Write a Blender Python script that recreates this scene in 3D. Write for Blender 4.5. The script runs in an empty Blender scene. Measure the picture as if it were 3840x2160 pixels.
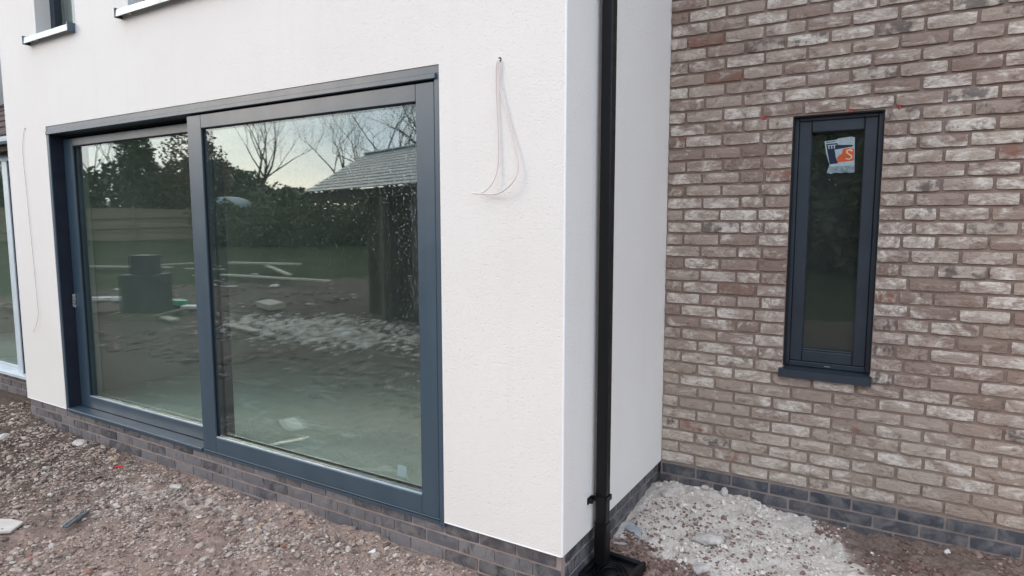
import bpy, bmesh, math, random
import numpy as np
from mathutils import Vector, Matrix

rnd = random.Random(7)
nrg = np.random.default_rng(11)
S = bpy.context.scene
COL = S.collection
R = math.radians

# ------------------------------------------------------------------ camera
cam_d = bpy.data.cameras.new('camera')
cam = bpy.data.objects.new('camera', cam_d)
COL.objects.link(cam)
S.camera = cam
CAM = Vector((1.3048, -2.6177, 1.7935))
PITCH, YAW, ROLL = -0.1032, 0.5445, -0.0009
fw = Vector((-math.sin(YAW) * math.cos(PITCH), math.cos(YAW) * math.cos(PITCH), math.sin(PITCH)))
rt = fw.cross(Vector((0, 0, 1))).normalized()
up = rt.cross(fw)
r2 = rt * math.cos(ROLL) + up * math.sin(ROLL)
u2 = -rt * math.sin(ROLL) + up * math.cos(ROLL)
cam.matrix_world = Matrix(((r2.x, u2.x, -fw.x, CAM.x), (r2.y, u2.y, -fw.y, CAM.y), (r2.z, u2.z, -fw.z, CAM.z), (0, 0, 0, 1)))
cam_d.sensor_width = 36.0
cam_d.lens = 2410.67 / 3840 * 36.0
cam_d.clip_end = 2000
cam_d.clip_start = 0.05

# ------------------------------------------------------------------ sky, sun, exposure
SUN_AZ = Vector((-0.80, -0.60, 0)).normalized()     # towards the sun, low beyond the garden
SUN_EL = R(20)
W = bpy.data.worlds.new('World')
S.world = W
W.use_nodes = True
wn = W.node_tree.nodes
wl = W.node_tree.links
for n in list(wn):
    wn.remove(n)
out = wn.new('ShaderNodeOutputWorld')
bg = wn.new('ShaderNodeBackground')
bg.inputs['Strength'].default_value = 0.12
sky = wn.new('ShaderNodeTexSky')
sky.sky_type = 'NISHITA'
sky.sun_disc = False
sky.sun_elevation = SUN_EL
sky.sun_rotation = math.atan2(SUN_AZ.x, SUN_AZ.y)
sky.air_density = 1.0
sky.dust_density = 1.4
sky.ozone_density = 1.2
# thin broken cloud all over the sky
tc = wn.new('ShaderNodeTexCoord')
mp = wn.new('ShaderNodeMapping')
mp.inputs['Scale'].default_value = (1.0, 1.0, 2.6)
wl.new(tc.outputs['Generated'], mp.inputs['Vector'])
nz = wn.new('ShaderNodeTexNoise')
nz.inputs['Scale'].default_value = 2.3
nz.inputs['Detail'].default_value = 5
wl.new(mp.outputs['Vector'], nz.inputs['Vector'])
cr = wn.new('ShaderNodeMapRange')
cr.inputs['From Min'].default_value = 0.35
cr.inputs['From Max'].default_value = 0.7
cr.inputs['To Min'].default_value = 0.78
cr.inputs['To Max'].default_value = 0.97
wl.new(nz.outputs['Fac'], cr.inputs['Value'])
# cloud sheet: an overcast sky, brighter overhead than at the horizon
sx = wn.new('ShaderNodeSeparateXYZ')
wl.new(tc.outputs['Generated'], sx.inputs[0])
el = wn.new('ShaderNodeMapRange')
el.inputs['From Min'].default_value = 0.0
el.inputs['From Max'].default_value = 1.0
el.inputs['To Min'].default_value = 8.0
el.inputs['To Max'].default_value = 9.0
wl.new(sx.outputs['Z'], el.inputs['Value'])
cl = wn.new('ShaderNodeMix')
cl.data_type = 'RGBA'
cl.blend_type = 'MULTIPLY'
cl.inputs[0].default_value = 1.0
wl.new(el.outputs['Result'], cl.inputs[6])
cl.inputs[7].default_value = (0.88, 0.985, 1.135, 1)
mx = wn.new('ShaderNodeMix')
mx.data_type = 'RGBA'
wl.new(cr.outputs['Result'], mx.inputs[0])
wl.new(sky.outputs['Color'], mx.inputs[6])
wl.new(cl.outputs[2], mx.inputs[7])
wl.new(mx.outputs[2], bg.inputs['Color'])
wl.new(bg.outputs['Background'], out.inputs['Surface'])

sun_d = bpy.data.lights.new('sun', 'SUN')
sun_d.energy = 0.6
sun_d.angle = R(22)
sun_d.color = (1.0, 0.80, 0.60)
sun = bpy.data.objects.new('sun', sun_d)
COL.objects.link(sun)
sdir = Vector((SUN_AZ.x * math.cos(SUN_EL), SUN_AZ.y * math.cos(SUN_EL), math.sin(SUN_EL)))
sun.rotation_euler = sdir.to_track_quat('Z', 'Y').to_euler()
sun.location = sdir * 40

S.view_settings.view_transform = 'Standard'
S.view_settings.look = 'None'
S.view_settings.gamma = 1.0
S.view_settings.use_curve_mapping = False
S.view_settings.exposure = 0.99
S.render.engine = 'CYCLES'
S.cycles.max_bounces = 7
S.cycles.transparent_max_bounces = 12
S.cycles.caustics_reflective = False
S.cycles.caustics_refractive = False


# ------------------------------------------------------------------ node helpers
class NT:
    def __init__(s, name):
        s.m = bpy.data.materials.new(name)
        s.m.use_nodes = True
        s.n = s.m.node_tree.nodes
        s.l = s.m.node_tree.links
        s.b = s.n['Principled BSDF']
        s.out = s.n['Material Output']

    def node(s, t, **kw):
        n = s.n.new('ShaderNode' + t)
        for k, v in kw.items():
            setattr(n, k, v)
        return n

    def put(s, sock, v):
        if isinstance(v, bpy.types.NodeSocket):
            s.l.new(v, sock)
        elif v is not None:
            if isinstance(v, (tuple, list)) and len(v) == 3 and sock.type == 'RGBA':
                v = (*v, 1)
            sock.default_value = v

    def coord(s, which='Object', scale=(1, 1, 1), off=None):
        t = s.node('TexCoord')
        v = t.outputs[which]
        if off is not None:
            a = s.node('VectorMath', operation='ADD')
            s.l.new(v, a.inputs[0])
            s.l.new(off, a.inputs[1])
            v = a.outputs[0]
        if tuple(scale) != (1, 1, 1):
            m = s.node('VectorMath', operation='MULTIPLY')
            s.l.new(v, m.inputs[0])
            m.inputs[1].default_value = scale
            v = m.outputs[0]
        return v

    def noise(s, v, scale, detail=3, rough=0.55, dist=0.0, col=False):
        n = s.node('TexNoise')
        s.put(n.inputs['Vector'], v)
        n.inputs['Scale'].default_value = scale
        n.inputs['Detail'].default_value = detail
        n.inputs['Roughness'].default_value = rough
        n.inputs['Distortion'].default_value = dist
        return n.outputs['Color' if col else 'Fac']

    def ramp(s, f, stops):
        n = s.node('ValToRGB')
        s.put(n.inputs[0], f)
        e = n.color_ramp.elements
        while len(e) > 1:
            e.remove(e[-1])
        for i, (p, c) in enumerate(stops):
            q = e[0] if i == 0 else e.new(p)
            q.position = p
            if isinstance(c, (int, float)):
                c = (c, c, c)
            q.color = (*c, 1)
        return n.outputs['Color']

    def mix(s, f, a, b, mode='MIX'):
        n = s.node('Mix')
        n.data_type = 'RGBA'
        n.blend_type = mode
        s.put(n.inputs[0], f)
        s.put(n.inputs[6], a)
        s.put(n.inputs[7], b)
        return n.outputs[2]

    def math(s, op, a, b=None, c=None, clamp=False):
        n = s.node('Math', operation=op)
        n.use_clamp = clamp
        s.put(n.inputs[0], a)
        s.put(n.inputs[1], b)
        if c is not None:
            s.put(n.inputs[2], c)
        return n.outputs[0]

    def bump(s, h, strength=0.5, dist=0.01):
        n = s.node('Bump')
        s.put(n.inputs['Height'], h)
        n.inputs['Strength'].default_value = strength
        n.inputs['Distance'].default_value = dist
        s.l.new(n.outputs[0], s.b.inputs['Normal'])

    def set(s, col=None, rough=None, spec=None, metal=None):
        s.put(s.b.inputs['Base Color'], col)
        s.put(s.b.inputs['Roughness'], rough)
        s.put(s.b.inputs['Specular IOR Level'], spec)
        s.put(s.b.inputs['Metallic'], metal)
        return s.m


def simple(name, col, rough=0.6, spec=0.4, metal=0.0, var=0.25, scale=8.0, bumps=0.0, bscale=60.0):
    t = NT(name)
    v = t.coord('Object')
    n = t.noise(v, scale, 4)
    dark = tuple(c * (1 - var) for c in col)
    lite = tuple(min(1, c * (1 + var)) for c in col)
    t.set(t.ramp(n, [(0.3, dark), (0.7, lite)]), t.ramp(t.noise(v, scale * 2.3, 3), [(0.3, max(0, rough - 0.1)), (0.7, min(1, rough + 0.1))]), spec, metal)
    if bumps:
        t.bump(t.noise(v, bscale, 3), bumps, 0.004)
    return t.m


M = {}

# ---- render (thin-coat silicone render, fine grain)
t = NT('render_coat')
v = t.coord('Object')
big = t.noise(v, 0.9, 4)
fine = t.noise(v, 190, 2, 0.7)
col = t.ramp(big, [(0.3, (0.785, 0.745, 0.705)), (0.7, (0.825, 0.79, 0.75))])
streak = t.noise(t.coord('Object', (9, 9, 0.5)), 1.0, 3)
col = t.mix(t.ramp(streak, [(0.55, 0.0), (0.8, 0.10)]), col, (0.62, 0.59, 0.56))
speck = t.noise(v, 170, 2, 0.7)
col = t.mix(t.ramp(speck, [(0.60, 0.0), (0.74, 0.16)]), col, (0.55, 0.52, 0.49))
M['render'] = t.set(col, 0.9, 0.2)
pit = t.ramp(t.noise(v, 75, 3, 0.6, 0.6), [(0.30, 0.0), (0.46, 1.0)])
t.bump(t.math('ADD', t.math('MULTIPLY', fine, 0.7), pit), 0.42, 0.004)


# ---- bricks
def low_light_tint(t):
    """beige mortar tone of the lower courses, with brighter light there painted in"""
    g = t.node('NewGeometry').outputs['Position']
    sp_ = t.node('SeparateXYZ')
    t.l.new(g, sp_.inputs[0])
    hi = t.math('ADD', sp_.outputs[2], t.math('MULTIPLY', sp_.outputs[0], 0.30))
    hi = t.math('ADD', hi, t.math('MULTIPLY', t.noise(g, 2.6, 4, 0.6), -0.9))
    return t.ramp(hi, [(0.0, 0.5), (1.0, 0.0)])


def brick_mat(name, island):
    t = NT(name)
    if island:
        rn = t.node('NewGeometry').outputs['Random Per Island']
    else:
        rn = t.node('ObjectInfo').outputs['Random']
    off = t.node('CombineXYZ')
    t.l.new(t.math('MULTIPLY', rn, 37.0), off.inputs[0])
    t.l.new(t.math('MULTIPLY', rn, 71.0), off.inputs[1])
    t.l.new(t.math('MULTIPLY', rn, 53.0), off.inputs[2])
    o = off.outputs[0]
    v = t.coord('Object', (1, 1, 1), o)
    fold = t.noise(t.coord('Object', (1.0, 1.0, 1.9), o), 13, 5, 0.66, 1.1)
    smear = t.noise(t.coord('Object', (0.8, 1, 1.5), o), 8.5, 5, 0.62, 0.9)
    spots = t.noise(v, 30, 3, 0.6)
    wn_ = t.node('TexWhiteNoise', noise_dimensions='1D')
    t.l.new(rn, wn_.inputs['W'])
    h = wn_.outputs['Value']
    base = t.ramp(h, [(0.0, (0.262, 0.182, 0.145)), (0.3, (0.350, 0.258, 0.210)), (0.65, (0.425, 0.335, 0.278)), (0.86, (0.285, 0.200, 0.163)), (1.0, (0.48, 0.395, 0.33))])
    base = t.mix(low_light_tint(t), base, (0.53, 0.445, 0.36))  # beige tone plus painted-in light, fading upwards and to the right
    c = t.mix(t.ramp(fold, [(0.32, 0.7), (0.47, 0.0)]), base, (0.17, 0.118, 0.092))
    pal = t.math('ADD', smear, t.math('MULTIPLY', t.math('SUBTRACT', rn, 0.5), 0.20))
    palf = t.ramp(pal, [(0.46, 0.0), (0.65, 0.9)])
    fold2 = t.ramp(t.noise(t.coord('Object', (1.0, 1, 2.0), o), 17, 4, 0.68, 1.5), [(0.36, 0.15), (0.56, 1.0)])
    c = t.mix(t.math('MULTIPLY', palf, fold2), c, (0.74, 0.665, 0.585))
    c = t.mix(t.ramp(spots, [(0.64, 0.0), (0.74, 0.6)]), c, (0.12, 0.083, 0.068))
    # a few burnt or red-patched ones
    burn = t.math('MULTIPLY', t.math('GREATER_THAN', h, 0.90), t.ramp(t.noise(v, 13, 3, 0.6), [(0.48, 0.0), (0.60, 0.7)]))
    c = t.mix(burn, c, (0.075, 0.062, 0.060))
    redp = t.math('MULTIPLY', t.math('LESS_THAN', h, 0.03), t.ramp(t.noise(v, 14, 2, 0.5), [(0.50, 0.0), (0.62, 0.6)]))
    c = t.mix(redp, c, (0.27, 0.11, 0.075))
    hgt = t.math('ADD', t.math('MULTIPLY', fold, 1.0), t.math('MULTIPLY', t.noise(v, 130, 3, 0.7), 0.35))
    t.set(c, 0.92, 0.2)
    t.bump(hgt, 1.0, 0.009)
    return t.m


M['brick'] = brick_mat('stock_brick', False)
M['brick_far'] = brick_mat('stock_brick_joined', True)

t = NT('mortar')
v = t.coord('Object')
c = t.ramp(t.noise(v, 3, 4), [(0.3, (0.255, 0.182, 0.150)), (0.7, (0.33, 0.243, 0.202))])
c = t.mix(low_light_tint(t), c, (0.42, 0.34, 0.27))
c = t.mix(t.ramp(t.noise(v, 160, 2), [(0.5, 0.0), (0.75, 0.35)]), c, (0.17, 0.115, 0.09))
M['mortar'] = t.set(c, 0.95, 0.1)
t.bump(t.noise(v, 220, 3, 0.7), 0.6, 0.003)

t = NT('grey_mortar')
v = t.coord('Object')
c = t.ramp(t.noise(v, 4, 4), [(0.3, (0.27, 0.22, 0.20)), (0.7, (0.37, 0.30, 0.27))])
M['mortar_grey'] = t.set(c, 0.95, 0.1)
t.bump(t.noise(v, 220, 3, 0.7), 0.6, 0.003)

t = NT('blue_engineering_brick')
rn = t.node('ObjectInfo').outputs['Random']
off = t.node('CombineXYZ')
t.l.new(t.math('MULTIPLY', rn, 37.0), off.inputs[0])
t.l.new(t.math('MULTIPLY', rn, 51.0), off.inputs[2])
v = t.coord('Object', (1, 1, 1), off.outputs[0])
c = t.ramp(rn, [(0.0, (0.045, 0.05, 0.06)), (0.5, (0.07, 0.072, 0.085)), (1.0, (0.085, 0.075, 0.08))])
wash = t.ramp(t.noise(v, 11, 5, 0.62, 0.8), [(0.42, 0.0), (0.62, 0.7)])
c = t.mix(wash, c, (0.20, 0.185, 0.18))
c = t.mix(t.ramp(t.noise(v, 60, 3, 0.7), [(0.62, 0.0), (0.72, 0.6)]), c, (0.34, 0.31, 0.29))
M['plinth_brick'] = t.set(c, 0.6, 0.4)
t.bump(t.noise(v, 70, 3, 0.6), 0.4, 0.003)

t = NT('washed_engineering_brick')
rn = t.node('ObjectInfo').outputs['Random']
off = t.node('CombineXYZ')
t.l.new(t.math('MULTIPLY', rn, 37.0), off.inputs[0])
t.l.new(t.math('MULTIPLY', rn, 51.0), off.inputs[2])
v = t.coord('Object', (1, 1, 1), off.outputs[0])
c = t.ramp(rn, [(0.0, (0.115, 0.112, 0.122)), (0.5, (0.155, 0.148, 0.155)), (1.0, (0.20, 0.185, 0.185))])
drip = t.ramp(t.noise(t.coord('Object', (1.0, 1, 0.28), off.outputs[0]), 26, 4, 0.6, 0.5), [(0.56, 0.0), (0.68, 0.85)])
c = t.mix(drip, c, (0.055, 0.05, 0.055))
c = t.mix(t.ramp(t.noise(v, 14, 4), [(0.5, 0.0), (0.7, 0.5)]), c, (0.25, 0.225, 0.215))
M['plinth_wash'] = t.set(c, 0.75, 0.3)
t.bump(t.noise(v, 80, 3, 0.6), 0.4, 0.003)

# ---- aluminium frames
t = NT('anthracite_aluminium')
v = t.coord('Object')
c = t.ramp(t.noise(t.coord('Object', (6, 6, 0.8)), 1.2, 4), [(0.35, (0.044, 0.072, 0.098)), (0.7, (0.054, 0.086, 0.114))])
c = t.mix(t.ramp(t.noise(v, 240, 2), [(0.70, 0.0), (0.76, 0.5)]), c, (0.22, 0.25, 0.27))
M['alu'] = t.set(c, t.ramp(t.noise(v, 6, 4), [(0.3, 0.31), (0.7, 0.38)]), 0.65)
t.bump(t.noise(v, 500, 2), 0.12, 0.001)
M['alu_win'] = simple('anthracite_window_frame', (0.022, 0.029, 0.040), 0.5, 0.5, 0, 0.15, 5)
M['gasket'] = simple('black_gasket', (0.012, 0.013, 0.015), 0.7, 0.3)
M['alu_pale'] = simple('silver_aluminium', (0.34, 0.41, 0.45), 0.38, 0.5, 0.25, 0.12, 6)
M['alu_white'] = simple('pale_frame', (0.60, 0.67, 0.71), 0.4, 0.5, 0.1, 0.06, 6)
M['steel'] = simple('brushed_metal', (0.55, 0.56, 0.57), 0.3, 0.5, 0.8, 0.1, 20)
M['pvc_black'] = simple('black_plastic', (0.005, 0.005, 0.006), 0.42, 0.3, 0, 0.25, 7)
M['cable_white'] = simple('white_cable', (0.72, 0.63, 0.61), 0.5, 0.4, 0, 0.05)
M['cable_grey'] = simple('grey_cable', (0.52, 0.48, 0.46), 0.6, 0.3, 0, 0.1)
M['bead'] = simple('white_corner_bead', (0.86, 0.86, 0.88), 0.5, 0.4, 0, 0.03)
M['dark_hole'] = simple('drilled_hole', (0.03, 0.028, 0.026), 0.95, 0.1)


# ---- glass: clear tinted body plus view-angle reflection, same from both sides
def glass_mat(name, tint, r0, rough=0.0, veil=0.010):
    t = NT(name)
    t.n.remove(t.b)
    g = t.node('NewGeometry')
    d = t.node('VectorMath', operation='DOT_PRODUCT')
    t.l.new(g.outputs['Normal'], d.inputs[0])
    t.l.new(g.outputs['Incoming'], d.inputs[1])
    c = t.math('ABSOLUTE', d.outputs['Value'])
    p = t.math('POWER', t.math('SUBTRACT', 1.0, c), 5.0)
    f = t.math('ADD', t.math('MULTIPLY', p, 1 - r0), r0, clamp=True)
    tr = t.node('BsdfTransparent')
    tr.inputs[0].default_value = (*tint, 1)
    gl = t.node('BsdfGlossy')
    gl.inputs['Color'].default_value = (0.95, 1.0, 0.99, 1)
    gl.inputs['Roughness'].default_value = rough
    mx = t.node('MixShader')
    t.l.new(f, mx.inputs[0])
    t.l.new(tr.outputs[0], mx.inputs[1])
    t.l.new(gl.outputs[0], mx.inputs[2])
    # thin film of building dust
    df = t.node('BsdfDiffuse')
    df.inputs[0].default_value = (0.55, 0.60, 0.58, 1)
    m2 = t.node('MixShader')
    dn = t.noise(t.coord('Object', (1, 1, 0.45)), 2.2, 5, 0.6)
    t.l.new(t.ramp(dn, [(0.3, veil * 0.6), (0.7, veil * 1.5)]), m2.inputs[0])
    t.l.new(mx.outputs[0], m2.inputs[1])
    t.l.new(df.outputs[0], m2.inputs[2])
    t.l.new(m2.outputs[0], t.out.inputs['Surface'])
    return t.m


M['glass'] = glass_mat('double_glazing', (0.88, 0.95, 0.91), 0.16, 0.010)
M['glass_dark'] = glass_mat('window_glazing', (0.80, 0.85, 0.78), 0.09, 0.01, 0.028)
t = NT('water_drop')
t.set((0.55, 0.62, 0.65), 0.12, 0.8)  # whitish body colour stands in for sky glinting in the drops
t.b.inputs['Transmission Weight'].default_value = 0.6
t.b.inputs['IOR'].default_value = 1.33
M['drop'] = t.m

# ---- inside
t = NT('dusty_concrete_floor')
v = t.coord('Object')
c = t.ramp(t.noise(t.coord('Object', (0.8, 2.2, 1)), 1.6, 5, 0.6, 0.6), [(0.35, (0.66, 0.67, 0.63)), (0.7, (0.76, 0.77, 0.73))])
c = t.mix(t.ramp(t.noise(t.coord('Object', (0.9, 2.4, 1)), 1.9, 4, 0.6, 0.8), [(0.58, 0.0), (0.64, 1.0)]), c, (0.90, 0.90, 0.88))
M['floor'] = t.set(c, 0.8, 0.3)
M['plaster'] = simple('bare_plasterboard', (0.48, 0.47, 0.45), 0.9, 0.2, 0, 0.15, 2)
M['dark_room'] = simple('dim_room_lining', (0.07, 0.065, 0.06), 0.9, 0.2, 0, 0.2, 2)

# ---- ground
t = NT('site_soil')
v = t.coord('Object')
at = t.node('Attribute', attribute_name='zone')
sep = t.node('SeparateColor')
t.l.new(at.outputs['Color'], sep.inputs[0])
zp, zg, zw = sep.outputs[0], sep.outputs[1], sep.outputs[2]
nb = t.noise(v, 2.2, 5, 0.65)
nf = t.noise(v, 38, 4, 0.7)
nff = t.noise(v, 150, 3, 0.7)
soil = t.ramp(nf, [(0.25, (0.17, 0.115, 0.093)), (0.5, (0.345, 0.25, 0.205)), (0.75, (0.48, 0.38, 0.315))])
soil = t.mix(t.ramp(nb, [(0.4, 0.0), (0.65, 0.6)]), soil, (0.34, 0.228, 0.192))
soil = t.mix(t.ramp(nff, [(0.62, 0.0), (0.72, 0.6)]), soil, (0.40, 0.35, 0.31))
pale = t.ramp(nf, [(0.25, (0.50, 0.43, 0.375)), (0.5, (0.68, 0.605, 0.54)), (0.8, (0.81, 0.74, 0.67))])
pale = t.mix(t.ramp(t.noise(v, 70, 3, 0.6), [(0.64, 0.0), (0.72, 0.75)]), pale, (0.15, 0.10, 0.085))
wet = t.ramp(nf, [(0.25, (0.075, 0.055, 0.042)), (0.5, (0.125, 0.092, 0.072)), (0.8, (0.18, 0.14, 0.115))])
mk = t.math('ADD', zp, t.math('MULTIPLY', t.math('SUBTRACT', t.noise(v, 9, 5, 0.65), 0.5), 0.9), clamp=True)
mk = t.ramp(mk, [(0.4, 0.0), (0.6, 1.0)])
c = t.mix(zw, soil, wet)
c = t.mix(mk, c, pale)
grass = t.ramp(t.noise(v, 1.4, 6, 0.7), [(0.3, (0.022, 0.028, 0.012)), (0.5, (0.038, 0.048, 0.018)), (0.7, (0.062, 0.066, 0.030))])
gm = t.math('ADD', zg, t.math('MULTIPLY', t.math('SUBTRACT', t.noise(v, 0.9, 5, 0.65), 0.5), 0.7), clamp=True)
c = t.mix(t.ramp(gm, [(0.42, 0.0), (0.58, 1.0)]), c, grass)
M['ground'] = t.set(c, 0.95, 0.15)
t.bump(t.math('ADD', nf, t.math('MULTIPLY', nff, 0.5)), 0.8, 0.02)


def stone_mat(name, stops):
    t = NT(name)
    rn = t.node('NewGeometry').outputs['Random Per Island']
    v = t.coord('Object')
    c = t.ramp(rn, stops)
    c = t.mix(t.ramp(t.noise(v, 60, 3, 0.6), [(0.45, 0.0), (0.75, 0.6)]), c, (0.24, 0.18, 0.15))
    t.set(c, 0.93, 0.2)
    t.bump(t.noise(v, 160, 2), 0.5, 0.003)
    return t.m


M['gravel'] = stone_mat('mixed_gravel', [(0.0, (0.13, 0.088, 0.072)), (0.3, (0.33, 0.24, 0.198)), (0.6, (0.41, 0.315, 0.262)), (0.8, (0.48, 0.39, 0.325)), (0.94, (0.52, 0.455, 0.40)), (0.99, (0.66, 0.61, 0.55)), (1.0, (0.30, 0.09, 0.06))])
M['gravel_pale'] = stone_mat('mortar_crumb', [(0.0, (0.44, 0.355, 0.30)), (0.2, (0.60, 0.525, 0.46)), (0.6, (0.73, 0.655, 0.585)), (1.0, (0.83, 0.76, 0.69))])
M['gravel_cream'] = stone_mat('cream_crumb', [(0.0, (0.30, 0.23, 0.19)), (0.4, (0.42, 0.345, 0.295)), (0.8, (0.54, 0.465, 0.41)), (1.0, (0.68, 0.61, 0.55))])
M['gravel_red'] = stone_mat('brick_crumb', [(0.0, (0.13, 0.08, 0.066)), (0.5, (0.20, 0.12, 0.10)), (0.85, (0.27, 0.18, 0.15)), (1.0, (0.42, 0.34, 0.30))])

M['red_plastic'] = simple('red_plastic', (0.52, 0.03, 0.03), 0.45, 0.5)
M['terracotta'] = simple('terracotta', (0.33, 0.19, 0.14), 0.85, 0.2, bumps=0.5)
M['mortar_lump'] = simple('mortar_lump', (0.52, 0.47, 0.43), 0.95, 0.1, 0, 0.25, 30, 0.6, 90)
M['ochre'] = simple('ochre_stone', (0.40, 0.29, 0.17), 0.9, 0.2, 0, 0.2, 30, 0.6, 90)
M['white_chip'] = simple('white_chip', (0.74, 0.71, 0.68), 0.7, 0.3, 0, 0.1, 30)
M['slab'] = simple('pale_board', (0.56, 0.51, 0.46), 0.85, 0.2, 0, 0.12, 10)
M['polythene'] = simple('milky_polythene', (0.50, 0.54, 0.56), 0.35, 0.5, 0, 0.2, 12)

# ---- garden
M['bark'] = simple('bark', (0.055, 0.045, 0.036), 0.95, 0.1, 0, 0.3, 6)
M['timber_fence'] = simple('weathered_timber', (0.24, 0.195, 0.13), 0.9, 0.2, 0, 0.35, 4)
M['timber_new'] = simple('sawn_timber', (0.50, 0.45, 0.37), 0.85, 0.2, 0, 0.2, 4)
M['timber_dark'] = simple('dark_boarding', (0.045, 0.038, 0.032), 0.85, 0.2, 0, 0.3, 4)
M['slate'] = simple('roof_slate', (0.22, 0.24, 0.27), 0.5, 0.4, 0, 0.2, 5)
M['clay_tile'] = simple('clay_tile', (0.085, 0.060, 0.052), 0.85, 0.2, 0, 0.3, 9)
M['wrap'] = simple('dark_wrap', (0.018, 0.022, 0.024), 0.6, 0.3, 0, 0.3, 3)
M['tarp'] = simple('grey_tarpaulin', (0.34, 0.37, 0.38), 0.6, 0.3, 0, 0.15, 2)
M['green_sheet'] = simple('green_sheeting', (0.02, 0.30, 0.16), 0.45, 0.4, 0, 0.15, 3)


def leaf_mat(name, a, b):
    t = NT(name)
    rn = t.node('NewGeometry').outputs['Random Per Island']
    t.set(t.ramp(rn, [(0.0, a), (1.0, b)]), 0.6, 0.35)
    return t.m


M['leaf_hedge'] = leaf_mat('hedge_leaf', (0.040, 0.058, 0.022), (0.11, 0.125, 0.048))
M['leaf_conifer'] = leaf_mat('conifer_needle', (0.035, 0.055, 0.028), (0.085, 0.115, 0.055))
M['leaf_laurel'] = leaf_mat('laurel_leaf', (0.050, 0.072, 0.035), (0.14, 0.165, 0.085))
M['leaf_russet'] = leaf_mat('russet_leaf', (0.075, 0.060, 0.026), (0.17, 0.125, 0.055))

# ------------------------------------------------------------------ object helpers
WLOC = {}


def tag(o, label=None, cat=None, group=None, kind=None):
    if label:
        o['label'] = label
    if cat:
        o['category'] = cat
    if group:
        o['group'] = group
    if kind:
        o['kind'] = kind
    return o


def link(o, parent=None):
    COL.objects.link(o)
    if parent is not None:
        o.parent = parent
        o.matrix_parent_inverse = Matrix.Translation(-WLOC[parent.name])
    return o


def empty(name, loc, parent=None):
    o = bpy.data.objects.new(name, None)
    o.empty_display_size = 0.1
    o.location = loc
    link(o, parent)
    WLOC[o.name] = Vector(loc)
    return o


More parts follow.
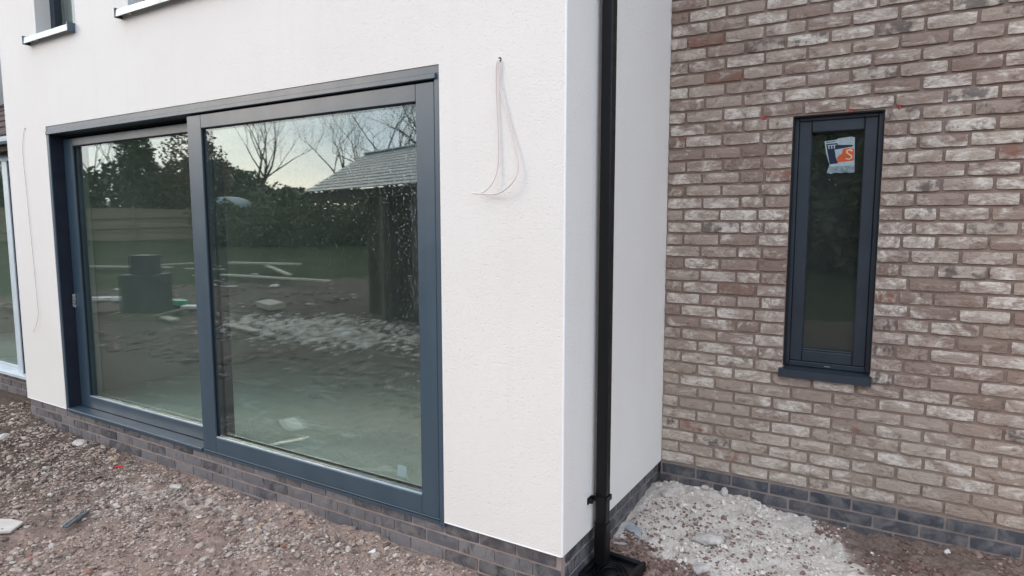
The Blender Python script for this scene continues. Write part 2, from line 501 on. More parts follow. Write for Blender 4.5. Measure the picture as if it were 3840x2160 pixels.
class MB:
    def __init__(s):
        s.v, s.f, s.mi, s.sm = [], [], [], []

    def add(s, vs, fs, mi=0, smooth=False):
        b = len(s.v)
        s.v += [tuple(q) for q in vs]
        for f in fs:
            s.f.append(tuple(i + b for i in f))
            s.mi.append(mi)
            s.sm.append(smooth)
        return s

    def box(s, x0, x1, y0, y1, z0, z1, ch=0.0, mi=0, mat=None):
        if ch <= 0:
            vs = [(x, y, z) for x in (x0, x1) for y in (y0, y1) for z in (z0, z1)]
            fs = [(0, 1, 3, 2), (4, 6, 7, 5), (0, 4, 5, 1), (2, 3, 7, 6), (0, 2, 6, 4), (1, 5, 7, 3)]
        else:
            cx, cy, cz = (x0 + x1) / 2, (y0 + y1) / 2, (z0 + z1) / 2
            hx, hy, hz = abs(x1 - x0) / 2, abs(y1 - y0) / 2, abs(z1 - z0) / 2
            ch = min(ch, hx * .9, hy * .9, hz * .9)
            vs, idx = [], {}
            for sx in (-1, 1):
                for sy in (-1, 1):
                    for sz in (-1, 1):
                        for a in range(3):
                            p = [hx - ch, hy - ch, hz - ch]
                            p[a] = (hx, hy, hz)[a]
                            idx[(sx, sy, sz, a)] = len(vs)
                            vs.append((cx + sx * p[0], cy + sy * p[1], cz + sz * p[2]))
            fs = []

            def q(ids, n):
                a, b, c = (Vector(vs[i]) for i in ids[:3])
                if (b - a).cross(c - a).dot(Vector(n)) < 0:
                    ids = ids[::-1]
                fs.append(tuple(ids))
            for s1 in (-1, 1):
                q([idx[(s1, -1, -1, 0)], idx[(s1, 1, -1, 0)], idx[(s1, 1, 1, 0)], idx[(s1, -1, 1, 0)]], (s1, 0, 0))
                q([idx[(-1, s1, -1, 1)], idx[(1, s1, -1, 1)], idx[(1, s1, 1, 1)], idx[(-1, s1, 1, 1)]], (0, s1, 0))
                q([idx[(-1, -1, s1, 2)], idx[(1, -1, s1, 2)], idx[(1, 1, s1, 2)], idx[(-1, 1, s1, 2)]], (0, 0, s1))
            for a, b in ((0, 1), (0, 2), (1, 2)):
                c = 3 - a - b
                for sa in (-1, 1):
                    for sb in (-1, 1):
                        def k(sc, ax):
                            sg = [0, 0, 0]
                            sg[a], sg[b], sg[c] = sa, sb, sc
                            return idx[(*sg, ax)]
                        n = [0, 0, 0]
                        n[a], n[b] = sa, sb
                        q([k(-1, a), k(1, a), k(1, b), k(-1, b)], n)
            for sx in (-1, 1):
                for sy in (-1, 1):
                    for sz in (-1, 1):
                        q([idx[(sx, sy, sz, 0)], idx[(sx, sy, sz, 1)], idx[(sx, sy, sz, 2)]], (sx, sy, sz))
        if mat is not None:
            vs = [tuple(mat @ Vector(p)) for p in vs]
        return s.add(vs, fs, mi)

    def tube(s, pts, r, n=8, cap=True, mi=0, smooth=True):
        pts = [Vector(p) for p in pts]
        rs = r if isinstance(r, (list, tuple)) else [r] * len(pts)
        vs, fs = [], []
        d0 = (pts[1] - pts[0]).normalized()
        a = d0.orthogonal().normalized()
        for i, p in enumerate(pts):
            d = (pts[min(i + 1, len(pts) - 1)] - pts[max(i - 1, 0)]).normalized()
            a = (a - d * a.dot(d)).normalized()
            b = d.cross(a)
            for k in range(n):
                w = 2 * math.pi * k / n
                vs.append(p + (a * math.cos(w) + b * math.sin(w)) * rs[i])
        for i in range(len(pts) - 1):
            for k in range(n):
                k2 = (k + 1) % n
                fs.append((i * n + k, i * n + k2, (i + 1) * n + k2, (i + 1) * n + k))
        s.add(vs, fs, mi, smooth)
        if cap:
            s.add(vs[:n], [tuple(range(n))[::-1]], mi)
            s.add(vs[-n:], [tuple(range(n))], mi)
        return s

    def quad(s, a, b, c, d, mi=0):
        return s.add([a, b, c, d], [(0, 1, 2, 3)], mi)

    def mesh(s, name, mats):
        me = bpy.data.meshes.new(name)
        me.from_pydata(s.v, [], s.f)
        for m in (mats if isinstance(mats, (list, tuple)) else [mats]):
            me.materials.append(m)
        me.polygons.foreach_set('material_index', s.mi)
        me.polygons.foreach_set('use_smooth', s.sm)
        me.update()
        return me

    def build(s, name, mats, parent=None):
        o = bpy.data.objects.new(name, s.mesh(name, mats))
        link(o, parent)
        WLOC[o.name] = Vector((0, 0, 0))
        return o


def np_mesh(name, V, F, mat, smooth=False):
    """fast mesh from numpy vertices and equal-size faces"""
    V = np.asarray(V, np.float32)
    F = np.asarray(F, np.int32)
    k = F.shape[1]
    me = bpy.data.meshes.new(name)
    me.vertices.add(len(V))
    me.vertices.foreach_set('co', V.ravel())
    me.loops.add(F.size)
    me.loops.foreach_set('vertex_index', F.ravel())
    me.polygons.add(len(F))
    me.polygons.foreach_set('loop_start', np.arange(0, F.size, k, dtype=np.int32))
    me.polygons.foreach_set('loop_total', np.full(len(F), k, np.int32))
    me.polygons.foreach_set('use_smooth', np.full(len(F), smooth))
    me.materials.append(mat)
    me.update(calc_edges=True)
    return me


def np_obj(name, V, F, mat, parent=None, smooth=False):
    o = bpy.data.objects.new(name, np_mesh(name, V, F, mat, smooth))
    link(o, parent)
    WLOC[o.name] = Vector((0, 0, 0))
    return o


def box_part(name, m, parent, x0, x1, y0, y1, z0, z1, ch=0.002):
    return MB().box(x0, x1, y0, y1, z0, z1, ch).build(name, m, parent)


def hsh(i, j, s):
    h = (i * 374761393 + j * 668265263 + s * 982451653) & 0xFFFFFFFF
    h = ((h ^ (h >> 13)) * 1274126177) & 0xFFFFFFFF
    return ((h ^ (h >> 16)) & 0xFFFFFF) / float(0xFFFFFF)


def vnoise(x, y, seed=0):
    x = np.asarray(x, float)
    y = np.asarray(y, float)
    i = np.floor(x).astype(np.int64)
    j = np.floor(y).astype(np.int64)
    a, b = x - i, y - j
    a = a * a * (3 - 2 * a)
    b = b * b * (3 - 2 * b)
    return (hsh(i, j, seed) * (1 - a) * (1 - b) + hsh(i + 1, j, seed) * a * (1 - b) + hsh(i, j + 1, seed) * (1 - a) * b + hsh(i + 1, j + 1, seed) * a * b)


def sstep(a, b, x):
    q = np.clip((x - a) / (b - a), 0, 1)
    return q * q * (3 - 2 * q)


# ------------------------------------------------------------------ ground
D = 1.4565           # depth of the recess
ZB = 0.20            # underside of the render


def gz(x, y):
    x = np.asarray(x, float)
    y = np.asarray(y, float)
    z = np.full(np.broadcast(x, y).shape, -0.045)
    z = z + 0.03 * sstep(-4.0, -5.6, x) * sstep(-3, 0, y)
    # heap of mortar rubble in the recess
    rec = sstep(0.45, 0.75, y) * sstep(-0.4, 0.0, x)
    z = z + rec * (0.095 * np.exp(-(((x - 0.30) / 0.50) ** 2 + ((y - 1.35) / 0.55) ** 2)) + 0.055 * np.exp(-(((x - 1.9) / 0.6) ** 2 + ((y - 1.5) / 0.5) ** 2)) + 0.03)
    z = z + 0.040 * np.exp(-((y - 0.01) / 0.07) ** 2) * np.clip(vnoise(x * 4.3, y * 2, 12) - .25, 0, 1) * (x < 0.02)
    r = np.hypot(x, y)
    far = sstep(14, 38, r) * sstep(0.5, -3, y)
    z = z + 0.92 * far
    near = 1 - sstep(5, 9, r)
    z = z + near * (0.030 * (vnoise(x * 3.1, y * 3.1, 1) - .5) + 0.034 * (vnoise(x * 9, y * 9, 2) - .5) + 0.030 * (vnoise(x * 21, y * 21, 3) - .5) + 0.016 * (vnoise(x * 41, y * 41, 4) - .5))
    z = z + (1 - near) * (1 - sstep(25, 60, r)) * 0.10 * (vnoise(x * 0.9, y * 0.9, 5) - .5)
    return z


def axis(lo, hi, step, far):
    a = list(np.arange(lo, hi + step / 2, step))
    d = step
    l, h = [], []
    q = lo
    while q > -far:
        d = min(d * 1.28, 12)
        q -= d
        l.append(q)
    d, q = step, hi
    while q < far:
        d = min(d * 1.28, 12)
        q += d
        h.append(q)
    return np.array(l[::-1] + a + h)


gx, gy = axis(-5.8, 2.3, 0.02, 260), axis(-1.9, 1.5, 0.02, 260)
X, Y = np.meshgrid(gx, gy, indexing='ij')
Z = gz(X, Y)
V = np.stack([X, Y, Z], -1).reshape(-1, 3)
nx, ny = len(gx), len(gy)
I = np.arange(nx * ny).reshape(nx, ny)
F = np.stack([I[:-1, :-1], I[1:, :-1], I[1:, 1:], I[:-1, 1:]], -1).reshape(-1, 4)
ground = np_obj('ground', V, F, M['ground'], smooth=True)
tag(ground, 'bare stony building-site soil in front of the house, lawn further out', 'ground', kind='structure')
xf, yf = V[:, 0], V[:, 1]
rr = np.hypot(xf, yf)
# mortar dust: rubble heap in the recess, dusty strip before the door, spill by the far outbuilding
bd = 0.86 + (1.45 - yf) * 0.62
zp = sstep(0.32, -0.12, xf - bd) * sstep(0.58, 0.80, yf + 0.25 * np.clip(xf, 0, 1)) * (xf > -0.1) * (yf < 2)
gap = 0.47 * np.exp(-(((xf + 2.6) / 1.5) ** 2 + ((yf + 0.28) / 0.30) ** 2))
gap2 = 0.45 * np.exp(-(((xf + 0.9) / 0.8) ** 2 + ((yf + 0.42) / 0.30) ** 2))
zp = np.maximum(zp, np.maximum(gap, gap2))
zp = np.maximum(zp, 0.75 * np.exp(-(((xf + 6.8) / 1.6) ** 2 + ((yf + 4.9) / 0.8) ** 2)))
zg = sstep(15, 22, np.hypot(xf - 1, yf) + 0.0 * xf)
zg = np.maximum(zg, sstep(-6, -9, yf) * sstep(-6, -3.5, xf))
zw = np.maximum(0.62 * sstep(-0.10, 0.25, xf - bd) * (yf > 0.3) * (yf < 2), sstep(2.6, 4.5, rr))
colr = np.stack([zp, zg, zw, np.ones_like(zp)], -1).astype(np.float32)
ca = ground.data.color_attributes.new('zone', 'FLOAT_COLOR', 'POINT')
ca.data.foreach_set('color', colr.ravel())

# ------------------------------------------------------------------ house shell
house = empty('house', (-2.5, 0.6, 0))
tag(house, 'white rendered two-storey house with grey sliding door and recessed brown brick wall', 'house')


def wall_holes(x0, x1, z0, z1, y0, y1, holes):
    """slab in the xz-plane from y0 (front) to y1 with rectangular holes and their reveals"""
    mb = MB()
    xs = sorted({x0, x1, *[h[0] for h in holes], *[h[1] for h in holes]})
    zs = sorted({z0, z1, *[h[2] for h in holes], *[h[3] for h in holes]})
    for i in range(len(xs) - 1):
        for j in range(len(zs) - 1):
            cx, cz = (xs[i] + xs[i + 1]) / 2, (zs[j] + zs[j + 1]) / 2
            if any(h[0] < cx < h[1] and h[2] < cz < h[3] for h in holes):
                continue
            a, b, c, d = xs[i], xs[i + 1], zs[j], zs[j + 1]
            mb.quad((a, y0, c), (b, y0, c), (b, y0, d), (a, y0, d))
            mb.quad((b, y1, c), (a, y1, c), (a, y1, d), (b, y1, d))
    mb.quad((x0, y0, z0), (x0, y0, z1), (x0, y1, z1), (x0, y1, z0))
    mb.quad((x1, y0, z0), (x1, y1, z0), (x1, y1, z1), (x1, y0, z1))
    mb.quad((x0, y0, z0), (x0, y1, z0), (x1, y1, z0), (x1, y0, z0))
    mb.quad((x0, y0, z1), (x1, y0, z1), (x1, y1, z1), (x0, y1, z1))
    for a, b, c, d in holes:
        mb.quad((a, y0, c), (a, y1, c), (a, y1, d), (a, y0, d))
        mb.quad((b, y0, c), (b, y0, d), (b, y1, d), (b, y1, c))
        mb.quad((a, y0, d), (a, y1, d), (b, y1, d), (b, y0, d))
        mb.quad((a, y0, c), (b, y0, c), (b, y1, c), (a, y1, c))
    return mb


XL, XR, ZT = -4.7466, -0.7034, ZB + 2.3688     # sliding-door opening
XF = -5.4512                                   # left end of the render
W1 = (-4.785, -4.155, 3.285, 4.55)             # upper windows
W2 = (-3.43, -2.05, 3.275, 4.55)
HT = 5.5
mb = wall_holes(XF, 0.0, ZB, HT, 0.0, 0.30, [(XL, XR, ZB, ZT), W1, W2])
mb.box(-0.30, 0.0, 0.3005, D + 0.2, ZB, HT)
mb.box(XF, XF + 0.3, 0.3005, 7.0, ZB, HT)
rw = mb.build('rendered_wall', M['render'], house)
rw['label'] = 'smooth off-white rendered wall with fine grain'
box_part('corner_bead', M['bead'], house, -0.006, 0.0025, -0.0025, 0.006, ZB - 0.001, HT, 0.002)
box_part('corner_bead', M['bead'], house, XF - 0.002, XF + 0.006, -0.002, 0.006, ZB - 0.001, HT, 0.001)
box_part('base_bead', M['bead'], house, XF, XL, -0.002, 0.018, ZB - 0.004, ZB + 0.002, 0.001)
box_part('base_bead', M['bead'], house, XR, -0.007, -0.002, 0.018, ZB - 0.004, ZB + 0.002, 0.001)

# room behind the sliding door
box_part('room_floor', M['floor'], house, XF + 0.31, -0.31, 0.21, 5.2, 0.10, ZB - 0.005, 0)
mb = MB()
mb.box(XF + 0.31, -0.31, 5.0, 5.1, ZB, 2.64)
mb.box(XF + 0.31, XF + 0.36, 0.31, 4.999, ZB, 2.64)
mb.box(-0.36, -0.31, 0.31, 4.999, ZB, 2.64)
mb.box(XF + 0.31, -0.31, 0.31, 5.1, 2.645, 2.70)
mb.build('room_lining', M['plaster'], house)
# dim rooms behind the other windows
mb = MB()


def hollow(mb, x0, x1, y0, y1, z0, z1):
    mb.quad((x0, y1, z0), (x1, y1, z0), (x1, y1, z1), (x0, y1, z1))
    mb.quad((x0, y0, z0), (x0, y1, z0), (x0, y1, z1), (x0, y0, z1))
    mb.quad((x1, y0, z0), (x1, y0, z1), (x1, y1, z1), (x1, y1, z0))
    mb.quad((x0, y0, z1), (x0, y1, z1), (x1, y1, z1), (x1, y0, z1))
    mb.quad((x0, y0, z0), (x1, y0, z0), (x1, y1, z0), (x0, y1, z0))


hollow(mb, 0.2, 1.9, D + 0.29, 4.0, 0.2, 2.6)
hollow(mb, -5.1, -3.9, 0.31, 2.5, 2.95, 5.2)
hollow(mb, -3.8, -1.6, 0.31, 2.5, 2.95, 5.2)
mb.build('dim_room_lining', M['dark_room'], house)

# roofs with overhanging eaves: main block and the set-back wing
for xa, xb, ya in ((XF - 0.2, 0.12, -0.28), (0.121, 4.2, D - 0.28)):
    mb = MB()
    zr = HT + (3.4 - ya) * 0.62
    prof = [(ya, HT - 0.02), (3.4, zr), (7.2, HT - 0.02), (7.2, HT + 0.12), (3.4, zr + 0.15), (ya, HT + 0.12)]
    vs = [(xa, y, z) for y, z in prof] + [(xb, y, z) for y, z in prof]
    mb.add(vs, [(0, 1, 4, 5), (1, 2, 3, 4), (6, 11, 10, 7), (7, 10, 9, 8)] + [(i, (i + 1) % 6, (i + 1) % 6 + 6, i + 6) for i in range(6)])
    mb.build('roof', M['slate'], house)

# ------------------------------------------------------------------ bricks
CO = 0.0757


def brick_variant(seed, L=0.2145, H=0.0645, dep=0.045, rough=1.0):
    r = random.Random(seed)
    nx, nz = 5, 2
    vs, fs = [], []
    for j in range(nz + 1):
        for i in range(nx + 1):
            x = -L / 2 + L * i / nx
            z = -H / 2 + H * j / nz
            y = r.uniform(-.0016, .0010) * rough
            e = (i in (0, nx)) or (j in (0, nz))
            if e:
                y += r.uniform(.0012, .0036) * rough
                if i in (0, nx):
                    x -= math.copysign(r.uniform(0, .0032) * rough, x)
                if j in (0, nz):
                    z -= math.copysign(r.uniform(0, .0040) * rough, z)
                if i in (0, nx) and j in (0, nz):
                    x -= math.copysign(.0022 * rough, x)
                    z -= math.copysign(.0022 * rough, z)
                    y += .0015 * rough
            else:
                x += r.uniform(-.008, .008)
                z += r.uniform(-.006, .006)
            vs.append((x, y, z))
    I = lambda i, j: j * (nx + 1) + i
    for j in range(nz):
        for i in range(nx):
            fs.append((I(i, j), I(i + 1, j), I(i + 1, j + 1), I(i, j + 1)))
    per = [I(i, 0) for i in range(nx + 1)] + [I(nx, j) for j in range(1, nz + 1)] + [I(i, nz) for i in range(nx - 1, -1, -1)] + [I(0, j) for j in range(nz - 1, 0, -1)]
    b = len(vs)
    for k in per:
        vs.append((vs[k][0], dep, vs[k][2]))
    n = len(per)
    for k in range(n):
        fs.append((per[k], b + k, b + (k + 1) % n, per[(k + 1) % n]))
    mb = MB()
    mb.add(vs, fs)
    return mb


VAR = [brick_variant(100 + i) for i in range(18)]
VARM = [m.mesh('brick', M['brick']) for m in VAR]
PV = [brick_variant(300 + i, rough=0.45) for i in range(8)]
PVM_D = [m.mesh('brick', M['plinth_brick']) for m in PV]
PVM_W = [m.mesh('brick', M['plinth_wash']) for m in PV]


def put_brick(me, parent, loc, sx, rot):
    o = bpy.data.objects.new('brick', me)
    o.location = loc
    o.scale = (sx, 1, 1)
    o.rotation_euler = rot
    link(o, parent)
    return o


WX0, WX1, = 0.7307, 1.1902
ROW0, ROW1 = 9, 29           # courses interrupted by the narrow window
bw_ = wall_holes(0.0006, 4.0, ZB - 0.35, HT, D + 0.013, D + 0.28, [(WX0 + 0.004, WX1 - 0.004, ZB + ROW0 * CO, ZB + ROW1 * CO)])
brick_wall = bw_.build('brick_wall', M['mortar'], house)
brick_wall['label'] = 'recessed wall of brown hand-made bricks with pale smears'


def row_segs(i, x0, x1, odd):
    """brick edges in a row between x0 and x1"""
    e = []
    x = -0.1125 if odd else 0.0
    x += 0.006 * math.sin(i * 2.3)
    while x < x1:
        a, b = max(x, x0), min(x + 0.225, x1)
        if b - a > 0.012:
            e.append([a, b])
        x += 0.225
    k = 0
    while k < len(e):
        if e[k][1] - e[k][0] < 0.07 and len(e) > 1:
            if k > 0:
                e[k - 1][1] = e[k][1]
                mid = (e[k - 1][0] + e[k - 1][1]) / 2
                if e[k - 1][1] - e[k - 1][0] > 0.25:
                    e[k - 1][1] = mid
                    e[k][0] = mid
                    k += 1
                else:
                    e.pop(k)
                continue
            else:
                e[1][0] = e[0][0]
                e.pop(0)
                if e[0][1] - e[0][0] > 0.25:
                    m_ = e[0][0] + 0.1125
                    e.insert(0, [e[0][0], m_])
                    e[1][0] = m_
                continue
        k += 1
    return e


bricks = []
nrow = int((HT - ZB) / CO)
for i in range(nrow):
    z = ZB + (i + 0.5) * CO + 0.003
    spans = [(0.002, 4.0)]
    if ROW0 <= i < ROW1:
        spans = [(0.002, WX0), (WX1, 4.0)]
    for (a, b) in spans:
        for (x0, x1) in row_segs(i, a, b, i % 2 == 1):
            jl = 0.0 if abs(x0 - a) < 1e-6 else 0.0055
            jr = 0.0 if abs(x1 - b) < 1e-6 else 0.0055
            x0, x1 = x0 + jl + rnd.uniform(-.0018, .0018) * (jl > 0), x1 - jr + rnd.uniform(-.0018, .0018) * (jr > 0)
            bricks.append(((x0 + x1) / 2, z + rnd.uniform(-.0014, .0014), x1 - x0))


def view_uv(p):
    d = Vector(p) - CAM
    w = d.dot(fw)
    return d.dot(r2) / w, d.dot(u2) / w, w


def show_rank(b):
    u, v, w = view_uv((b[0], D, b[1]))
    lim_u, lim_v = 0.5 * 3840 / 2410.67, 0.5 * 2160 / 2410.67
    out_ = max(abs(u) - lim_u - 0.02, abs(v) - lim_v - 0.01, 0)
    return (out_ * 100 if out_ > 0 else 0) + w / max(0.05, b[2]) * 0.01


bricks.sort(key=show_rank)
rest = MB()
for k, (x, z, L) in enumerate(bricks):
    q = rnd.randrange(len(VAR))
    loc = (x, D + rnd.uniform(-.0022, .0022), z)
    rot = (rnd.uniform(-.012, .012), rnd.uniform(-.004, .004), rnd.uniform(-.006, .006))
    if k < 300:
        o = put_brick(VARM[q], brick_wall, loc, L / 0.2145, rot)
        if rnd.random() < 0.5:
            o.rotation_euler = (rot[0], rot[1] + math.pi, rot[2])
    else:
        m_ = Matrix.Translation(loc) @ Matrix.Diagonal((L / 0.2145, 1, 1, 1))
        rest.add([m_ @ Vector(p) for p in VAR[q].v], VAR[q].f)
o = rest.build('brick_field', M['brick_far'], brick_wall)
o['kind'] = 'stuff'

# red weep vents in the joint above the window
for x, z in ((0.571, 2.399), (1.028, 2.400), (1.256, 2.400)):
    mb = MB()
    mb.box(x - 0.005, x + 0.005, D - 0.008, D + 0.02, z - 0.010, z + 0.010, 0.002)
    mb.box(x - 0.009, x + 0.009, D - 0.009, D - 0.005, z + 0.005, z + 0.009, 0.001)
    mb.build('weep_vent', M['red_plastic'], brick_wall)


# plinths of blue bricks
def plinth(name, label, start, dirx, length, normal_y, rows, meshes, mort, thick=0.10, skip=None):
    """runs along +x (dirx=1, facing -y) or along +y (dirx=0, facing +x)"""
    x0, y0 = start
    mb = MB()
    if dirx:
        mb.box(x0, x0 + length, y0 + 0.006, y0 + thick, -0.30, ZB - 0.005)
    else:
        mb.box(x0 - thick, x0 - 0.006, y0, y0 + length, -0.30, ZB - 0.0055)
    p = mb.build(name, mort, house)
    p['label'] = label
    for r_ in range(rows):
        z = ZB - (r_ + 0.5) * CO - 0.003
        s = -0.1125 if r_ % 2 else 0.0
        s += rnd.uniform(-.01, .01)
        while s < length:
            a, b = max(s, 0.0), min(s + 0.225, length)
            s += 0.225
            if b - a < 0.03:
                continue
            a, b = (a if a <= 0 else a + 0.005), (b if b >= length else b - 0.005)
            L = b - a
            c = (a + b) / 2
            me = meshes[rnd.randrange(len(meshes))]
            if dirx:
                put_brick(me, p, (x0 + c, y0 + rnd.uniform(-.001, .001), z), L / 0.2145, (0, 0, 0))
            else:
                put_brick(me, p, (x0 + rnd.uniform(-.001, .001), y0 + c, z), L / 0.2145, (0, 0, math.pi / 2))
    return p


plinth('brick_plinth', 'low grey-washed brick plinth under the sliding door', (XF, 0.016), 1, -XF - 0.018, -1, 4, PVM_W + PVM_D[:4], M['mortar_grey'])
plinth('brick_plinth', 'short blue-grey brick plinth behind the downpipe', (-0.016, 0.0615), 0, D - 0.0625, 1, 4, PVM_D, M['mortar_grey'])
plinth('brick_plinth', 'dark blue-black brick plinth below the brown brick wall', (0.0, D - 0.002), 1, 4.0, -1, 4, PVM_D, M['mortar_grey'], thick=0.009)

# ------------------------------------------------------------------ sliding door
sd = empty('sliding_door', (-2.7, 0.05, ZB), house)
sd['label'] = 'wide anthracite sliding patio door with two large panes'
A = M['alu']
# outer frame
box_part('frame_head', A, sd, XL + 0.001, XR - 0.001, 0.004, 0.20, 2.528, ZT - 0.001)
box_part('drip_trim', A, sd, XL + 0.012, XR - 0.018, -0.012, 0.20, 2.501, 2.5275, 0.003)
box_part('jamb', A, sd, XL + 0.001, XL + 0.034, 0.002, 0.20, ZB - 0.01, 2.5275)
box_part('jamb', A, sd, XR - 0.033, XR - 0.001, 0.002, 0.20, ZB - 0.03, 2.5275)
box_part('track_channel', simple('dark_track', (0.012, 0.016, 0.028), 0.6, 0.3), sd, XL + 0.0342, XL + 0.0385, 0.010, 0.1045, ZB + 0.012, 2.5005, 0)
box_part('inner_head', M['gasket'], sd, XL + 0.035, XR - 0.034, 0.10, 0.199, 2.488, 2.5005, 0)
box_part('threshold', A, sd, XL + 0.035, XR - 0.034, 0.006, 0.20, ZB - 0.028, ZB + 0.004, 0.003)
box_part('sill_tray', A, sd, XL + 0.02, -2.83, -0.006, 0.10, ZB - 0.012, ZB + 0.010, 0.003)


def leaf(x0, x1, z0, z1, y0, y1, sl, sr, rt_, rb):
    box_part('stile', A, sd, x0, x0 + sl, y0, y1, z0, z1, 0.003)
    box_part('stile', A, sd, x1 - sr, x1, y0, y1, z0, z1, 0.003)
    box_part('rail', A, sd, x0 + sl + 0.0003, x1 - sr - 0.0003, y0, y1, z1 - rt_, z1, 0.003)
    box_part('rail', A, sd, x0 + sl + 0.0003, x1 - sr - 0.0003, y0, y1, z0, z0 + rb, 0.003)
    g = box_part('glass_pane', M['glass'], sd, x0 + sl - 0.012, x1 - sr + 0.012, y0 + 0.020, y0 + 0.046, z0 + rb - 0.012, z1 - rt_ + 0.012, 0)
    gk = MB()
    a, b, c, d = x0 + sl, x1 - sr, z0 + rb, z1 - rt_
    for (p, q, r_, s_) in ((a, a + .006, c, d), (b - .006, b, c, d), (a + .006, b - .006, d - .006, d)):
        gk.box(p, q, y0 + 0.010, y0 + 0.0195, r_, s_)
    gk.build('gasket', M['gasket'], sd)
    return g


leaf(XL + 0.039, -2.69, ZB + 0.011, 2.474, 0.105, 0.170, 0.145, 0.15, 0.062, 0.098)
pane_r = leaf(-2.824, -0.742, ZB + 0.006, 2.492, 0.008, 0.075, 0.150, 0.120, 0.088, 0.105)
pane_r['label'] = 'large right-hand glass pane with rain drops along its top and right edge'
box_part('bottom_bead', M['alu_pale'], sd, -2.674, -0.862, 0.0095, 0.0265, 0.3113, 0.3185, 0.002)
box_part('bottom_bead', M['alu_pale'], sd, -4.565, -2.842, 0.1065, 0.1235, 0.3093, 0.3165, 0.002)
mb = MB().box(-4.695, -4.672, 0.088, 0.105, 1.068, 1.185, 0.004)
mb.box(-4.690, -4.677, 0.080, 0.089, 1.075, 1.178, 0.003)
mb.build('handle', M['steel'], sd)
box_part('glazing_label', simple('glazing_label', (0.24, 0.32, 0.31), 0.7, 0.3, 0, 0.1), sd, -1.048, -0.982, 0.0265, 0.0277, 0.375, 0.440, 0)

# rain drops on the right pane
mb = MB()
yg = 0.0279
gx0, gx1, gz0, gz1 = -2.66, -0.866, 0.32, 2.40
n = 0
while n < 5000:
    x, z = rnd.uniform(gx0, gx1), rnd.uniform(gz0, gz1)
    fx, fz = (x - gx0) / (gx1 - gx0), (z - gz0) / (gz1 - gz0)
    dens = 1.0 * math.exp(-(1 - fx) / 0.03) * min(1, fz * 1.6) + 0.60 * fz ** 4 * max(0, fx) ** 1.6 + 0.08 * fz ** 2 * (1 if fx < 0.4 else 0.6)
    if rnd.random() > dens:
        continue
    n += 1
    r_ = rnd.choice((0.0009, 0.0011, 0.0013, 0.0016, 0.0021))
    zz = rnd.uniform(1.0, 1.5)
    vs = [(x, yg - r_ * 0.55, z)]
    for (rr_, dy) in ((0.6, 0.42), (1.0, 0.0)):
        for k in range(6):
            w = k * math.pi / 3
            vs.append((x + r_ * rr_ * math.cos(w), yg - r_ * dy, z + r_ * rr_ * zz * math.sin(w)))
    fs = [(0, 1 + (k + 1) % 6, 1 + k) for k in range(6)] + [(1 + k, 1 + (k + 1) % 6, 7 + (k + 1) % 6, 7 + k) for k in range(6)] + [tuple(range(7, 13))]
    mb.add(vs, fs, 0, True)
o = mb.build('rain_drops', M['drop'], sd)
o['kind'] = 'stuff'

# ------------------------------------------------------------------ narrow window in the brick wall
nw = empty('narrow_window', (0.96, D + 0.06, 0.93), house)
nw['label'] = 'tall narrow anthracite window in the brown brick wall'
B = M['alu_win']
y0 = D + 0.045
zb, zt = 0.932, ZB + ROW1 * CO - 0.006
x0, x1 = WX0 + 0.006, WX1 - 0.006
for q in (WX0 + 0.0003, WX1 - 0.0083):  # black strips standing in for the shadow gap round the frame
    box_part('shadow_strip', M['gasket'], nw, q, q + 0.008, D + 0.012, y0 - 0.0005, ZB + ROW0 * CO + 0.055, zt + 0.004, 0)
box_part('shadow_strip', M['gasket'], nw, WX0 + 0.009, WX1 - 0.009, D + 0.012, y0 - 0.0005, zt - 0.002, zt + 0.005, 0)
box_part('frame_jamb', B, nw, x0, x0 + 0.022, y0, y0 + 0.12, zb, zt, 0.003)
box_part('frame_jamb', B, nw, x1 - 0.022, x1, y0, y0 + 0.12, zb, zt, 0.003)
box_part('frame_head', B, nw, x0 + 0.0223, x1 - 0.0223, y0, y0 + 0.12, zt - 0.022, zt, 0.003)
box_part('frame_bottom', B, nw, x0 + 0.0223, x1 - 0.0223, y0, y0 + 0.12, zb, zb + 0.030, 0.003)
a, b, c, d = x0 + 0.0235, x1 - 0.0235, zb + 0.0312, zt - 0.0232
st = 0.066
box_part('sash_stile', B, nw, a, a + st, y0 + 0.0025, y0 + 0.09, c, d, 0.005)
box_part('sash_stile', B, nw, b - st, b, y0 + 0.0025, y0 + 0.09, c, d, 0.005)
box_part('sash_rail', B, nw, a + st + .0004, b - st - .0004, y0 + 0.0025, y0 + 0.09, d - st, d, 0.005)
box_part('sash_rail', B, nw, a + st + .0004, b - st - .0004, y0 + 0.0025, y0 + 0.09, c, c + st, 0.005)
box_part('glass_pane', M['glass_dark'], nw, a + st - .01, b - st + .01, y0 + 0.035, y0 + 0.063, c + st - .01, d - st + .01, 0)
box_part('bottom_bead', M['alu_win'], nw, a + st, b - st, y0 + 0.012, y0 + 0.034, c + st, c + st + 0.010, 0.003)
box_part('drain_cap', M['alu_pale'], nw, 0.952, 0.984, y0 - 0.002, y0 + 0.004, zb + 0.010, zb + 0.014, 0.001)
mb = MB()
mb.add([(x, y, z) for x in (0.719, 1.193) for (y, z) in ((y0 + 0.02, 0.931), (D - 0.028, 0.918), (D - 0.032, 0.872), (D - 0.025, 0.872), (D - 0.022, 0.908), (y0 + 0.02, 0.915))],
       [(0, 1, 7, 6), (1, 2, 8, 7), (2, 3, 9, 8), (3, 4, 10, 9), (4, 5, 11, 10), (0, 5, 4, 3, 2, 1), (6, 7, 8, 9, 10, 11)])
mb.box(0.713, 0.7185, D - 0.034, D - 0.0035, 0.870, 0.924, 0.002)
mb.box(1.1935, 1.199, D - 0.034, D - 0.0035, 0.870, 0.924, 0.002)
mb.build('sill', B, nw)

